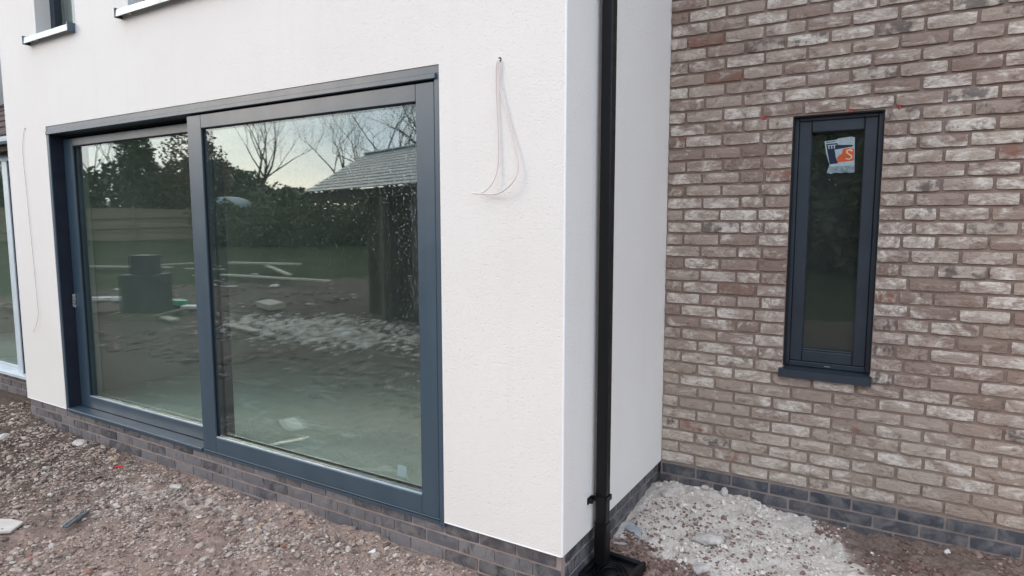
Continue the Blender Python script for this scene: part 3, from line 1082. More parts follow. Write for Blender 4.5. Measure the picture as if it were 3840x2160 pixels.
# sticker on the glass: torn pale film with navy and orange print
ST = [simple('film_white', (0.36, 0.43, 0.45), 0.5, 0.3, 0, 0.12, 60), simple('print_navy', (0.012, 0.018, 0.045), 0.5, 0.3), simple('print_orange', (0.62, 0.10, 0.03), 0.5, 0.3), simple('print_cream', (0.70, 0.55, 0.34), 0.5, 0.3), simple('film_clear', (0.20, 0.25, 0.26), 0.4, 0.4, 0, 0.4, 70)]
ys = y0 + 0.0345


def poly(mb, pts, lift, mi):
    n_ = len(pts)
    f = [(x, ys - lift, z) for x, z in pts]
    bk = [(x, ys, z) for x, z in pts]
    mb.add(f + bk, [tuple(range(n_))] + [(i, i + n_, (i + 1) % n_ + n_, (i + 1) % n_) for i in range(n_)], mi)


mb = MB()
poly(mb, [(0.912, 2.070), (0.935, 2.064), (0.958, 2.070), (0.985, 2.066), (1.01, 2.071), (1.03, 2.065), (1.054, 2.068), (1.053, 2.115), (0.922, 2.112)], 0.0004, 4)
poly(mb, [(0.928, 2.105), (1.052, 2.108), (1.047, 2.262), (1.03, 2.268), (0.965, 2.262), (0.955, 2.256), (0.893, 2.250), (0.905, 2.18)], 0.0007, 0)
poly(mb, [(0.925, 2.118), (0.968, 2.122), (0.955, 2.16), (0.948, 2.20), (1.040, 2.213), (1.038, 2.222), (0.962, 2.226), (0.96, 2.236), (0.902, 2.234)], 0.0010, 1)
poly(mb, [(0.964, 2.126), (1.047, 2.134), (1.046, 2.198), (1.02, 2.206), (0.99, 2.202), (0.985, 2.178), (0.962, 2.156)], 0.0010, 2)
poly(mb, [(0.946, 2.196), (0.962, 2.172), (0.985, 2.172), (0.99, 2.198)], 0.0011, 0)
for q in (0.915, 0.929, 0.943):                       # row of white strokes, top left
    poly(mb, [(q, 2.206), (q + 0.006, 2.206), (q + 0.005, 2.226), (q - 0.001, 2.226)], 0.0013, 0)
poly(mb, [(0.910, 2.222), (0.955, 2.224), (0.955, 2.229), (0.910, 2.227)], 0.0014, 0)
poly(mb, [(0.902, 2.241), (0.950, 2.245), (0.950, 2.248), (0.902, 2.245)], 0.0014, 1)
sp = [(1.036, 2.188), (1.026, 2.196), (1.012, 2.192), (1.010, 2.180), (1.022, 2.170), (1.034, 2.162), (1.036, 2.150), (1.024, 2.142), (1.008, 2.146)]
for i in range(len(sp) - 1):
    (ax, az), (bx, bz) = sp[i], sp[i + 1]
    d_ = Vector((bx - ax, bz - az)).normalized()
    n_ = Vector((-d_.y, d_.x)) * 0.0034
    e_ = d_ * 0.002
    poly(mb, [(ax - e_.x + n_.x, az - e_.y + n_.y), (ax - e_.x - n_.x, az - e_.y - n_.y), (bx + e_.x - n_.x, bz + e_.y - n_.y), (bx + e_.x + n_.x, bz + e_.y + n_.y)], 0.0015 + i * 0.00005, 3)
o = mb.build('sticker', ST, nw)
o['label'] = 'torn pale sticker with navy and orange print'

# ------------------------------------------------------------------ upper windows
for (a, b, c, d), s0, s1, lab in ((W1, -4.905, -4.165, 'narrow upper window with silver sill, far left'), (W2, -3.515, -1.96, 'wide upper window with silver sill at the top edge')):
    uw = empty('upper_window', ((a + b) / 2, 0.1, c), house)
    uw['label'] = lab
    yf_ = 0.11
    box_part('frame_jamb', B, uw, a + .001, a + 0.07, yf_, yf_ + .08, c, d - .001, 0.003)
    box_part('frame_jamb', B, uw, b - 0.07, b - .001, yf_, yf_ + .08, c, d - .001, 0.003)
    box_part('frame_head', B, uw, a + 0.0703, b - 0.0703, yf_, yf_ + .08, d - .07, d - .001, 0.003)
    box_part('frame_bottom', B, uw, a + 0.0703, b - 0.0703, yf_, yf_ + .08, c + .012, c + .075, 0.003)
    box_part('glass_pane', M['glass'], uw, a + .06, b - .06, yf_ + .03, yf_ + .055, c + .065, d - .06, 0)
    mb = MB()
    mb.add([(x, y, z) for x in (s0 + 0.012, s1 - 0.012) for (y, z) in ((yf_ + 0.01, c + 0.014), (-0.048, c - 0.002), (-0.052, c - 0.048), (-0.044, c - 0.048), (-0.040, c - 0.014), (yf_ + 0.01, c + 0.002))],
           [(0, 1, 7, 6), (1, 2, 8, 7), (2, 3, 9, 8), (3, 4, 10, 9), (4, 5, 11, 10), (0, 5, 4, 3, 2, 1), (6, 7, 8, 9, 10, 11)])
    mb.build('sill', M['alu_pale'], uw)
    for q in (s0, s1 - 0.0115):
        box_part('sill_bracket', M['alu'], uw, q, q + 0.0115, -0.056, -0.001, c - 0.055, c + 0.012, 0.002)
    box_part('sill_packer', M['timber_new'], uw, a + 0.03, a + 0.06, -0.030, -0.001, c - 0.045, c - 0.008, 0.006)
    if s0 < -4:
        box_part('sill_packer', M['gasket'], uw, b - 0.07, b - 0.04, -0.030, -0.001, c - 0.045, c - 0.008, 0.006)

# ------------------------------------------------------------------ lower glazed wing at the far left
ex = empty('house_extension', (-7.6, 0.6, 0))
tag(ex, 'glazed single-storey wing with silver frame and tiled roof, far left edge', 'extension')
YE = 0.35
box_part('plinth_core', M['mortar_grey'], ex, -9.8, XF - 0.001, YE + 0.028, YE + 0.2, -0.3, ZB - 0.01, 0)
for r_ in range(3):
    s = -8.0 + (0.1125 if r_ % 2 else 0)
    while s < -5.6:
        if s + 0.2145 < XF:
            put_brick(PVM_W[rnd.randrange(8)], ex, (s + 0.1073, YE + 0.022, ZB - 0.01 - (r_ + .5) * CO), 1, (0, 0, 0))
        s += 0.225
box_part('sill', M['alu_white'], ex, -9.8, XF - 0.001, YE - 0.05, YE + 0.12, ZB - 0.009, ZB + 0.028, 0.004)
for x in (-9.7, -8.0, -6.435):
    box_part('mullion', M['alu_white'], ex, x - 0.095, x + 0.015, YE, YE + 0.08, ZB + 0.029, 2.40, 0.003)
    box_part('gasket', M['gasket'], ex, x + 0.0153, x + 0.045, YE + 0.01, YE + 0.08, ZB + 0.029, 2.40, 0.002)
box_part('bottom_rail', M['alu_white'], ex, -9.7, XF - 0.001, YE + 0.02, YE + 0.075, ZB + 0.0285, ZB + 0.09, 0.003)
box_part('glass_pane', M['glass'], ex, -9.66, -8.05, YE + 0.03, YE + 0.055, ZB + 0.09, 2.38, 0)
box_part('glass_pane', M['glass'], ex, -7.95, -6.533, YE + 0.03, YE + 0.055, ZB + 0.09, 2.38, 0)
box_part('glass_pane', M['glass'], ex, -6.385, XF - 0.002, YE + 0.03, YE + 0.055, ZB + 0.09, 2.38, 0)
box_part('frame_head', M['alu_pale'], ex, -9.8, XF - 0.001, YE, YE + 0.09, 2.401, 2.47, 0.003)
box_part('soffit', M['timber_dark'], ex, -9.9, XF - 0.001, YE - 0.12, YE + 0.2, 2.471, 2.56, 0)
box_part('gutter', M['alu_pale'], ex, -9.9, XF - 0.001, YE - 0.18, YE - 0.121, 2.53, 2.60, 0.02)
box_part('back_wall', M['plaster'], ex, -9.8, XF - 0.001, 3.4, 3.5, -0.1, 3.4, 0)
box_part('side_wall', M['plaster'], ex, -9.92, -9.81, YE + 0.21, 3.5, -0.1, 4.6, 0)
box_part('ceiling', M['plaster'], ex, -9.8, XF - 0.001, YE + 0.21, 3.39, 2.48, 2.52, 0)
box_part('room_floor', M['floor'], ex, -9.8, XF - 0.001, YE + 0.21, 3.39, -0.1, ZB - 0.02, 0)
for k in range(12):
    yy = YE - 0.16 + k * 0.26
    zz = 2.61 + k * 0.15
    mb = MB()
    xx = -9.9
    while xx < XF - 0.02:
        xe = min(xx + 0.2, XF - 0.004)
        mb.box(xx + .002, xe - .002, 0, 0.30, -0.012, 0.012, 0.004, mat=Matrix.Translation((0, yy, zz)) @ Matrix.Rotation(R(27), 4, 'X') @ Matrix.Translation((0, 0, rnd.uniform(0, .006))))
        xx += 0.2
    o = mb.build('tile_course', M['clay_tile'], ex)
    o['kind'] = 'stuff'

# ------------------------------------------------------------------ downpipe and gully
px0, px1, py0, py1 = 0.020, 0.079, 0.332, 0.391
dp = empty('downpipe', (0.05, 0.36, 0.0))
tag(dp, 'black square rainwater downpipe on the white side wall', 'downpipe')


def sq_tube(x0, x1, y0, y1, z0, z1, r=0.009, n=4):
    pts = []
    for (cx, cy, a0) in ((x1 - r, y1 - r, 0), (x0 + r, y1 - r, 90), (x0 + r, y0 + r, 180), (x1 - r, y0 + r, 270)):
        for k in range(n + 1):
            w = R(a0 + 90 * k / n)
            pts.append((cx + r * math.cos(w), cy + r * math.sin(w)))
    N = len(pts)
    mb = MB()
    mb.add([(x, y, z0) for x, y in pts] + [(x, y, z1) for x, y in pts], [(i, (i + 1) % N, (i + 1) % N + N, i + N) for i in range(N)] + [tuple(range(N, 2 * N)), tuple(range(N))[::-1]])
    return mb


sq_tube(px0, px1, py0, py1, 0.02, HT - 0.3).build('pipe', M['pvc_black'], dp)
sq_tube(px0 - .004, px1 + .004, py0 - .004, py1 + .004, 0.02, 0.24).build('pipe_socket', M['pvc_black'], dp)
for z in (0.372, 2.98, 4.6):
    mb = MB()
    mb.box(0.0005, px1 + .005, py0 - .006, py0 - .0005, z - .014, z + .014, 0.001)
    mb.box(0.0005, px1 + .005, py1 + .0005, py1 + .006, z - .014, z + .014, 0.001)
    mb.box(px1 + .0005, px1 + .006, py0 - .006, py1 + .006, z - .014, z + .014, 0.001)
    mb.box(0.0005, 0.008, py0 - .06, py0 - .0065, z - .018, z + .018, 0.003)
    mb.box(0.0005, 0.008, py1 + .0065, py1 + .055, z - .018, z + .018, 0.003)
    mb.tube([(0.006, py0 - .045, z), (0.024, py0 - .045, z)], 0.013, 10)
    mb.tube([(0.006, py1 + .042, z), (0.024, py1 + .042, z)], 0.013, 10)
    mb.build('bracket', M['pvc_black'], dp)
gl = empty('drain_gully', (0.12, 0.36, -0.03))
tag(gl, 'black plastic drain gully at the foot of the downpipe', 'drain')
mb = MB()
gx_, gy_ = 0.110, 0.352
gm_ = Matrix.Translation((gx_, gy_, 0)) @ Matrix.Rotation(R(-4), 4, 'Z')
for (a, b, c, d) in ((-.125, -.095, -.15, .15), (.095, .125, -.15, .15), (-.0948, .0948, -.15, -.118), (-.0948, .0948, .118, .15)):
    mb.box(a, b, c, d, -0.12, 0.012, 0.004, mat=gm_)
mb.build('surround', M['pvc_black'], gl)
mb = MB()
mb.box(-.0945, .0945, -.1175, .1175, -0.10, -0.008, 0.0, mat=gm_)
mb.build('hopper_floor', M['pvc_black'], gl)
for rr_ in (0.045, 0.065, 0.085):
    pts = [gm_ @ Vector((rr_ * math.cos(w), rr_ * math.sin(w) - 0.02, 0.0)) for w in np.linspace(0, 2 * math.pi, 25)]
    MB().tube(pts, 0.004, 6, False).build('grate_ring', M['pvc_black'], gl)


# ------------------------------------------------------------------ cables
def smooth_path(pts, n=8):
    P = [Vector(p) for p in pts]
    o = []
    for i in range(len(P) - 1):
        a, b, c, d = P[max(i - 1, 0)], P[i], P[i + 1], P[min(i + 2, len(P) - 1)]
        for k in range(n):
            q = k / n
            o.append(0.5 * ((2 * b) + (c - a) * q + (2 * a - 5 * b + 4 * c - d) * q * q + (3 * b - a - 3 * c + d) * q ** 3))
    o.append(P[-1])
    return o


wc = empty('wall_cable', (-0.346, 0, 2.54))
tag(wc, 'white twin cable looping out of a hole in the render beside the door', 'cable')
MB().tube(smooth_path([(-0.346, 0.02, 2.545), (-0.352, -0.012, 2.538), (-0.360, -0.012, 2.46), (-0.358, -0.010, 2.36), (-0.350, -0.010, 2.20), (-0.349, -0.014, 2.06), (-0.366, -0.028, 1.985), (-0.400, -0.038, 1.942), (-0.438, -0.040, 1.926)]), 0.0037, 8).build('cable_strand', M['cable_white'], wc)
MB().tube(smooth_path([(-0.344, 0.02, 2.545), (-0.344, -0.013, 2.536), (-0.348, -0.014, 2.46), (-0.330, -0.012, 2.38), (-0.300, -0.010, 2.28), (-0.262, -0.012, 2.16), (-0.237, -0.018, 2.06), (-0.243, -0.030, 1.995), (-0.285, -0.038, 1.948), (-0.345, -0.040, 1.922), (-0.41, -0.040, 1.923), (-0.476, -0.044, 1.929)]), 0.0037, 8).build('cable_strand', M['cable_white'], wc)
MB().tube([(-0.346, -0.0012, 2.546), (-0.346, 0.004, 2.546)], 0.010, 12).build('drilled_hole', M['dark_hole'], wc)
lc = empty('wall_cable', (-5.10, 0, 2.575))
tag(lc, 'thin grey cable hanging down the render pier left of the sliding door', 'cable')
MB().tube(smooth_path([(-5.101, 0.01, 2.575), (-5.103, -0.006, 2.57), (-5.16, -0.007, 2.40), (-5.15, -0.007, 2.10), (-5.137, -0.007, 1.78), (-5.12, -0.007, 1.45), (-5.107, -0.008, 1.16), (-5.095, -0.012, 1.0), (-5.13, -0.018, 0.90), (-5.19, -0.022, 0.83)]), 0.0018, 6).build('cable_strand', M['cable_grey'], lc)
MB().tube([(-5.101, -0.001, 2.577), (-5.101, 0.004, 2.577)], 0.006, 10).build('drilled_hole', M['dark_hole'], lc)

# ------------------------------------------------------------------ loose stones
ph = (1 + 5 ** .5) / 2
ICO = np.array([(-1, ph, 0), (1, ph, 0), (-1, -ph, 0), (1, -ph, 0), (0, -1, ph), (0, 1, ph), (0, -1, -ph), (0, 1, -ph), (ph, 0, -1), (ph, 0, 1), (-ph, 0, -1), (-ph, 0, 1)]) / math.hypot(1, ph)
ICF = np.array([(0, 11, 5), (0, 5, 1), (0, 1, 7), (0, 7, 10), (0, 10, 11), (1, 5, 9), (5, 11, 4), (11, 10, 2), (10, 7, 6), (7, 1, 8), (3, 9, 4), (3, 4, 2), (3, 2, 6), (3, 6, 8), (3, 8, 9), (4, 9, 5), (2, 4, 11), (6, 2, 10), (8, 6, 7), (9, 8, 1)])


def rot_many(n):
    q = nrg.normal(size=(n, 4))
    q /= np.linalg.norm(q, axis=1, keepdims=True)
    w, x, y, z = q.T
    return np.stack([np.stack([1 - 2 * (y * y + z * z), 2 * (x * y - z * w), 2 * (x * z + y * w)], -1), np.stack([2 * (x * y + z * w), 1 - 2 * (x * x + z * z), 2 * (y * z - x * w)], -1), np.stack([2 * (x * z - y * w), 2 * (y * z + x * w), 1 - 2 * (x * x + y * y)], -1)], -2)


def stones(name, label, xs, ys, size, mat, flat=0.62):
    n = len(xs)
    sh = ICO[None] * (1 + nrg.uniform(-.28, .28, (n, 12, 1)))
    sh = sh * np.stack([nrg.uniform(.7, 1.35, n), nrg.uniform(.6, 1.1, n), nrg.uniform(.45, .95, n)], -1)[:, None]
    sh = np.einsum('nij,nkj->nki', rot_many(n), sh) * size[:, None, None]
    sh[:, :, 2] *= flat
    z = gz(xs, ys) + size * 0.22
    V = sh + np.stack([xs, ys, z], -1)[:, None]
    F = (ICF[None] + (np.arange(n) * 12)[:, None, None]).reshape(-1, 3)
    o = np_obj(name, V.reshape(-1, 3), F, mat)
    tag(o, label, 'gravel', kind='stuff')
    return o


def in_view(x, y, mrg=0.06):
    d = np.stack([x - CAM.x, y - CAM.y, -CAM.z - 0.03 + 0 * x], -1)
    w = d @ np.array(fw)
    u = d @ np.array(r2) / w
    v_ = d @ np.array(u2) / w
    return (w > 0.3) & (np.abs(u) < 0.7965 + mrg) & (v_ > -0.448 - mrg)


n = 60000
xs, ys = nrg.uniform(-6.2, 0.35, n), nrg.uniform(-1.9, 0.3, n)
cl_ = vnoise(xs * 4, ys * 4, 8) * 0.6 + vnoise(xs * 13, ys * 13, 9) * 0.4
k = in_view(xs, ys) & ((ys < -0.005) | (xs < XF)) & (cl_ > nrg.uniform(0.22, 0.62, n)) & ((xs < 0.02) | (ys < -0.0))
xs, ys = xs[k], ys[k]
size = np.clip(nrg.lognormal(math.log(0.0070), 0.55, len(xs)), 0.0025, 0.030)
stones('gravel', 'mixed brown and grey stones strewn over the soil before the door', xs, ys, size, M['gravel'])
pk = np.random.default_rng(5).random(len(xs)) < 0.22
n = 20000
xs, ys = nrg.normal(-2.3, 1.2, n), nrg.normal(-0.32, 0.28, n)
k = in_view(xs, ys) & (ys < -0.01) & (xs < -0.1) & (vnoise(xs * 5, ys * 5, 21) > nrg.uniform(0.25, 0.75, n))
xs, ys = xs[k], ys[k]
stones('pale_gravel', 'pale mortar crumbs scattered in a band before the sliding door', xs, ys, np.clip(nrg.lognormal(math.log(0.0055), 0.5, len(xs)), .0025, .020), M['gravel_cream'])
n = 5200
xs, ys = nrg.uniform(0.02, 1.95, n), nrg.uniform(0.45, D - 0.02, n)
bdn = 0.86 + (1.45 - ys) * 0.62
k = in_view(xs, ys) & (xs < bdn + nrg.normal(0.05, .14, n)) & (ys + 0.3 * xs > 0.68) & (vnoise(xs * 6, ys * 6, 31) > nrg.uniform(0.1, 0.9, n))
xs, ys = xs[k], ys[k]
stones('mortar_rubble', 'pale crumbled mortar heap in the corner of the recess', xs, ys, np.clip(nrg.lognormal(math.log(0.0065), 0.55, len(xs)), .003, .03), M['gravel_pale'])
n = 7000
xs, ys = nrg.uniform(0.02, 1.0, n), nrg.uniform(0.15, 1.2, n)
k = in_view(xs, ys) & (nrg.random(n) < np.where(ys + 0.3 * xs < 0.74, 1.0, 0.17))
xs, ys = xs[k], ys[k]
stones('brick_gravel', 'reddish brown gravel round the drain gully', xs, ys, np.clip(nrg.lognormal(math.log(0.007), 0.45, len(xs)), .003, .02), M['gravel_red'])
n = 2600
xs, ys = nrg.uniform(0.8, 2.2, n), nrg.uniform(0.7, D - 0.02, n)
bdn = 0.86 + (1.45 - ys) * 0.62
k = in_view(xs, ys) & (xs > bdn + 0.03) & (vnoise(xs * 7, ys * 7, 41) > nrg.uniform(0.25, 0.9, n))
xs, ys = xs[k], ys[k]
stones('soil_clods', 'damp brown soil clods at the foot of the brick wall', xs, ys, np.clip(nrg.lognormal(math.log(0.009), 0.5, len(xs)), .003, .03), M['gravel_red'])


# ------------------------------------------------------------------ single scraps on the ground
def lump(name, label, cat, x, y, s, mat, seed, flat=0.6, sx=1.0, rot=0.0, group=None):
    bm = bmesh.new()
    bmesh.ops.create_icosphere(bm, subdivisions=2, radius=1.0)
    r_ = random.Random(seed)
    o3 = Vector((r_.uniform(0, 50), r_.uniform(0, 50), r_.uniform(0, 50)))
    from mathutils import noise as mn
    for v_ in bm.verts:
        v_.co = v_.co * (1 + 0.38 * mn.noise(v_.co * 1.3 + o3) + 0.12 * mn.noise(v_.co * 3.5 + o3))
        v_.co = Vector((v_.co.x * s * sx, v_.co.y * s, v_.co.z * s * flat))
    me = bpy.data.meshes.new(name)
    bm.to_mesh(me)
    bm.free()
    me.materials.append(mat)
    o = bpy.data.objects.new(name, me)
    o.location = (x, y, float(gz(x, y)) + s * flat * 0.45)
    o.rotation_euler = (0, 0, rot)
    COL.objects.link(o)
    return tag(o, label, cat, group)


def scrap(name, label, cat, x, y, L, w, th, rot, mat, tilt=0.06, lift=0.0, pts=None):
    """thin irregular piece lying on the soil"""
    mb = MB()
    pts = pts or [(-.5, -.45), (.1, -.5), (.5, -.38), (.46, .3), (.2, .5), (-.42, .44)]
    p = [(a * L, b * w) for a, b in pts]
    n_ = len(p)
    mb.add([(a, b, 0) for a, b in p] + [(a, b, th) for a, b in p], [tuple(range(n_))[::-1], tuple(range(n_, 2 * n_))] + [(i, (i + 1) % n_, (i + 1) % n_ + n_, i + n_) for i in range(n_)])
    o = bpy.data.objects.new(name, mb.mesh(name, mat))
    o.location = (x, y, float(gz(x, y)) + 0.006 + lift)
    o.rotation_euler = (tilt, -tilt * .6, rot)
    COL.objects.link(o)
    return tag(o, label, cat)


scrap('board_offcut', 'pale flat board offcut lying on the soil at the left edge', 'board', -3.30, -1.10, 0.42, 0.17, 0.012, R(28), M['slab'], 0.02)
cs = empty('metal_strip', (-2.94, -0.77, 0))
tag(cs, 'bent dark metal strip with a bright edge lying on the gravel', 'strip')
zs_ = float(gz(-2.94, -0.77)) + 0.024
for name, mat, dx, dy, w in (('strip_web', simple('dull_metal', (0.10, 0.115, 0.13), 0.4, 0.5, 0.3, 0.5, 30), 0, 0, 0.030), ('bright_edge', M['steel'], -0.026, -0.010, 0.012)):
    m_ = Matrix.Translation((-2.94 + dx, -0.77 + dy, zs_)) @ Matrix.Rotation(R(131), 4, 'Z') @ Matrix.Rotation(R(5), 4, 'Y')
    MB().box(-0.135, 0.135, -w / 2, w / 2, -0.006, 0.006, 0.002, mat=m_).build(name, mat, cs)
scrap('plastic_scrap', 'small red plastic scrap near the left end of the plinth', 'scrap', -3.666, -0.139, 0.075, 0.030, 0.008, R(20), M['red_plastic'])
scrap('plastic_scrap', 'small red plastic scrap in the bottom left corner of the ground', 'scrap', -2.744, -1.099, 0.075, 0.018, 0.008, R(60), M['red_plastic'])
scrap('brick_chip', 'orange-red brick chip near the bottom edge below the door', 'brick chip', -1.923, -0.876, 0.04, 0.03, 0.015, R(40), M['terracotta'], 0.2)
scrap('plastic_scrap', 'tiny red plastic scrap beside the drain gully', 'scrap', 0.255, 0.43, 0.02, 0.013, 0.006, R(10), M['red_plastic'])
lump('stone', 'smooth pale rounded stone at the left edge by the far wing', 'stone', -5.11, -0.334, 0.045, M['mortar_lump'], 3)
lump('stone', 'terracotta coloured stone on the gravel, lower left', 'stone', -2.316, -1.009, 0.030, M['terracotta'], 4)
lump('stone', 'ochre yellow stone on the gravel below the wide pane', 'stone', -1.948, -0.218, 0.020, M['ochre'], 5)
lump('stone', 'flat ochre stone near the foot of the plinth, left half', 'stone', -3.85, -0.09, 0.028, M['ochre'], 6, 0.4, 1.6)
scrap('tile_chip', 'white triangular tile chip on the gravel below the render corner', 'chip', -1.125, -0.109, 0.045, 0.035, 0.006, R(30), M['white_chip'], 0.2, pts=[(-.5, -.3), (.5, -.5), (.35, .5)])
lump('mortar_lump', 'pale mortar lump against the plinth, left end', 'lump', -4.45, -0.05, 0.050, M['mortar_lump'], 8, 0.55, 1.3)
lump('mortar_lump', 'flat pale mortar lump in the middle of the dusty strip', 'lump', -2.9, -0.16, 0.035, M['mortar_lump'], 9, 0.45, 1.5)
lump('mortar_lump', 'largest pale mortar lump in front of the rubble heap', 'lump', 0.475, 0.86, 0.052, M['mortar_lump'], 10, 0.5, 1.7, R(20))
lump('mortar_lump', 'blocky pale mortar lump nearest the reddish gravel', 'lump', 0.50, 0.60, 0.042, M['mortar_lump'], 12, 0.6, 1.1, R(50))
lump('mortar_lump', 'upright pale mortar lump stuck against the dark plinth', 'lump', 0.43, 1.41, 0.032, M['mortar_lump'], 13, 1.0, 0.7)
lump('mortar_lump', 'round pale mortar lump high on the rubble heap', 'lump', 0.12, 1.22, 0.036, M['mortar_lump'], 14, 0.7, 1.0)
lump('stone', 'white round pebble on the brown soil under the right end of the plinth', 'pebble', 1.60, 1.40, 0.016, M['white_chip'], 15, 0.9)
lump('stone', 'tiny white pebble on the brown soil beside the rubble heap', 'pebble', 1.254, 1.241, 0.009, M['white_chip'], 16, 0.9)
scrap('white_chip', 'small white chip beside the drain gully', 'chip', 0.215, 0.53, 0.036, 0.018, 0.008, R(-15), M['white_chip'], 0.1)
scrap('timber_sliver', 'pale timber sliver on the reddish gravel behind the downpipe', 'sliver', 0.055, 0.635, 0.10, 0.014, 0.008, R(20), M['slab'], 0.03)
scrap('polythene_shard', 'milky torn polythene shard leaning by the blue plinth', 'polythene', 0.085, 0.745, 0.21, 0.085, 0.004, R(-32), M['polythene'], 0.35, 0.02, pts=[(-.5, -.1), (.5, -.5), (.45, -.35), (.15, .25), (-.1, .35), (-.3, .5), (-.5, .3)])

# ================================================================== garden behind the camera, seen in the glass


def leaves(centers, size, mat, name, parent):
    n = len(centers)
    R3 = rot_many(n)
    s_ = size * nrg.uniform(.6, 1.4, n)
    q = np.array([(-1, 0, 0), (0, -.5, .12), (1, 0, 0), (0, .5, .12)])
    V = np.einsum('nij,kj->nki', R3, q) * s_[:, None, None] + centers[:, None]
    F = np.arange(n * 4).reshape(n, 4)
    return np_obj(name, V.reshape(-1, 3), F, mat, parent)


def blob_points(n, c, rad, seed, gaps=0.45, shell=0.55):
    """points through lumpy ellipsoids with gaps"""
    p = nrg.normal(size=(n * 3, 3))
    p /= np.linalg.norm(p, axis=1, keepdims=True)
    p *= (nrg.uniform(shell ** 3, 1, (len(p), 1))) ** (1 / 3)
    ln = 0.72 + 0.5 * vnoise(np.arctan2(p[:, 1], p[:, 0]) * 2.2 + seed, p[:, 2] * 3.1, seed)
    p = p * ln[:, None]
    P = p * np.array(rad) + np.array(c)
    k = vnoise(P[:, 0] * 1.7 + P[:, 2] * .9, P[:, 1] * 1.7 + P[:, 2] * 1.3, seed + 3) > nrg.uniform(0, gaps * 1.6, len(P))
    return P[k][:n]


def tree_branches(mb, p, d, L, r, depth, rg, spread=0.5, up_=0.15):
    n_ = 3
    pts, rs = [p], [r]
    q = p.copy()
    dd = d.copy()
    for k in range(n_):
        dd = (dd + Vector((rg.uniform(-1, 1), rg.uniform(-1, 1), rg.uniform(-.5, 1) * up_ + up_)) * 0.16).normalized()
        q = q + dd * (L / n_)
        pts.append(q.copy())
        rs.append(r * (1 - 0.42 * (k + 1) / n_))
    mb.tube(pts, rs, 5 if depth > 3 else 3, False, 0, depth > 3)
    if depth == 0:
        return
    nb_ = rg.choice((2, 3, 3)) if depth > 1 else 3
    for k in range(nb_):
        i = rg.choice((1, 2, 3)) if k else 3
        ax = Vector((rg.uniform(-1, 1), rg.uniform(-1, 1), rg.uniform(-.3, .6))).normalized()
        nd = (dd * (1 - spread) + ax * spread + Vector((0, 0, up_))).normalized()
        tree_branches(mb, pts[i], nd, L * rg.uniform(.62, .82), rs[i] * (0.62 if k else 0.8), depth - 1, rg, spread, up_)


def bare_tree(x, y, h, label, seed, depth=6, spread=0.5, twigs=0, group='bare trees beyond the garden'):
    z = float(gz(x, y)) - 0.1
    t_ = empty('bare_tree', (x, y, z))
    tag(t_, label, 'tree', group)
    rg = random.Random(seed)
    mb = MB()
    base = Vector((x, y, z))
    top = base + Vector((rg.uniform(-.2, .2), rg.uniform(-.2, .2), h * 0.22))
    mb.tube([base, top], [h * .022, h * .017], 7, False)
    mb.build('trunk', M['bark'], t_)
    mb = MB()
    for k in range(3):
        a = rg.uniform(0, 6.28)
        tree_branches(mb, top - Vector((0, 0, 0.1)), Vector((math.cos(a) * .45, math.sin(a) * .45, 1)).normalized(), h * .25, h * .011, depth, rg, spread)
    mb.build('branches', M['bark'], t_)
    return t_


def bush(name, label, cat, x, y, w, dep, h, n, mat, seed, size=0.1, zb=0.0, group=None, gaps=.45, ang=0.0, lumps=1):
    z = float(gz(x, y))
    t_ = empty(name, (x, y, z))
    tag(t_, label, cat, group)
    P = []
    rg = random.Random(seed)
    for k in range(lumps):
        q = 0 if lumps == 1 else (k / (lumps - 1) - .5) * (w * 2 - 2 * w / lumps)
        hh = h * rg.uniform(.88, 1.06)
        P.append(blob_points(n // lumps, (q, 0, zb + hh / 2), (w / (1 if lumps == 1 else lumps * .62), dep, hh / 2 * 1.12), seed + k, gaps))
    P = np.concatenate(P)
    ca_, sa_ = math.cos(ang), math.sin(ang)
    P = np.stack([x + P[:, 0] * ca_ - P[:, 1] * sa_, y + P[:, 0] * sa_ + P[:, 1] * ca_, z + P[:, 2]], -1)
    leaves(P, size, mat, 'foliage', t_)
    mb = MB()
    for k in range(max(1, lumps)):
        q = 0 if lumps == 1 else (k / (lumps - 1) - .5) * (w * 2 - 2 * w / lumps)
        b_ = Vector((x + q * ca_, y + q * sa_, z - .1))
        mb.tube([b_, b_ + Vector((.1, 0, zb + h * .6))], [.10, .03], 6, False)
    mb.build('stem', M['bark'], t_)
    return t_


# carport with slate roof, seen at the right of the wide pane
E0 = Vector((-9.74, -6.95, 0))
ed = Vector((4.24, 1.43, 0)).normalized()
en = Vector((ed.y, -ed.x, 0))
LEN = 6.2
cp = empty('carport', tuple(E0 + ed * LEN / 2 + en * 1.4))
tag(cp, 'slate roofed open carport with timber posts, mirrored in the wide pane', 'carport')
FR = Matrix(((ed.x, en.x, 0, E0.x), (ed.y, en.y, 0, E0.y), (0, 0, 1, 0), (0, 0, 0, 1)))
NC = 12
for k in range(NC):
    for side in (0, 1):
        f = k / NC
        mb = MB()
        pit_ = math.atan2(0.87, 1.42)
        sl_ = math.hypot(0.87, 1.42) / NC
        if side == 0:
            m_ = FR @ Matrix.Translation((0, f * 1.42, 2.42 + f * 0.87)) @ Matrix.Rotation(pit_ - 0.09, 4, 'X')
        else:
            m_ = FR @ Matrix.Translation((LEN, 2.84 - f * 1.42, 2.42 + f * 0.87)) @ Matrix.Rotation(math.pi, 4, 'Z') @ Matrix.Rotation(pit_ - 0.09, 4, 'X')
        mb.box(0, LEN, -0.02, sl_ * 1.1, 0.0, 0.020, 0.003, mat=m_)
        mb.build('slate_course', M['slate'], cp)
mb = MB().box(0.02, LEN - .02, 1.38, 1.46, 3.30, 3.35, 0.02, mat=FR)
mb.build('ridge', M['slate'], cp)
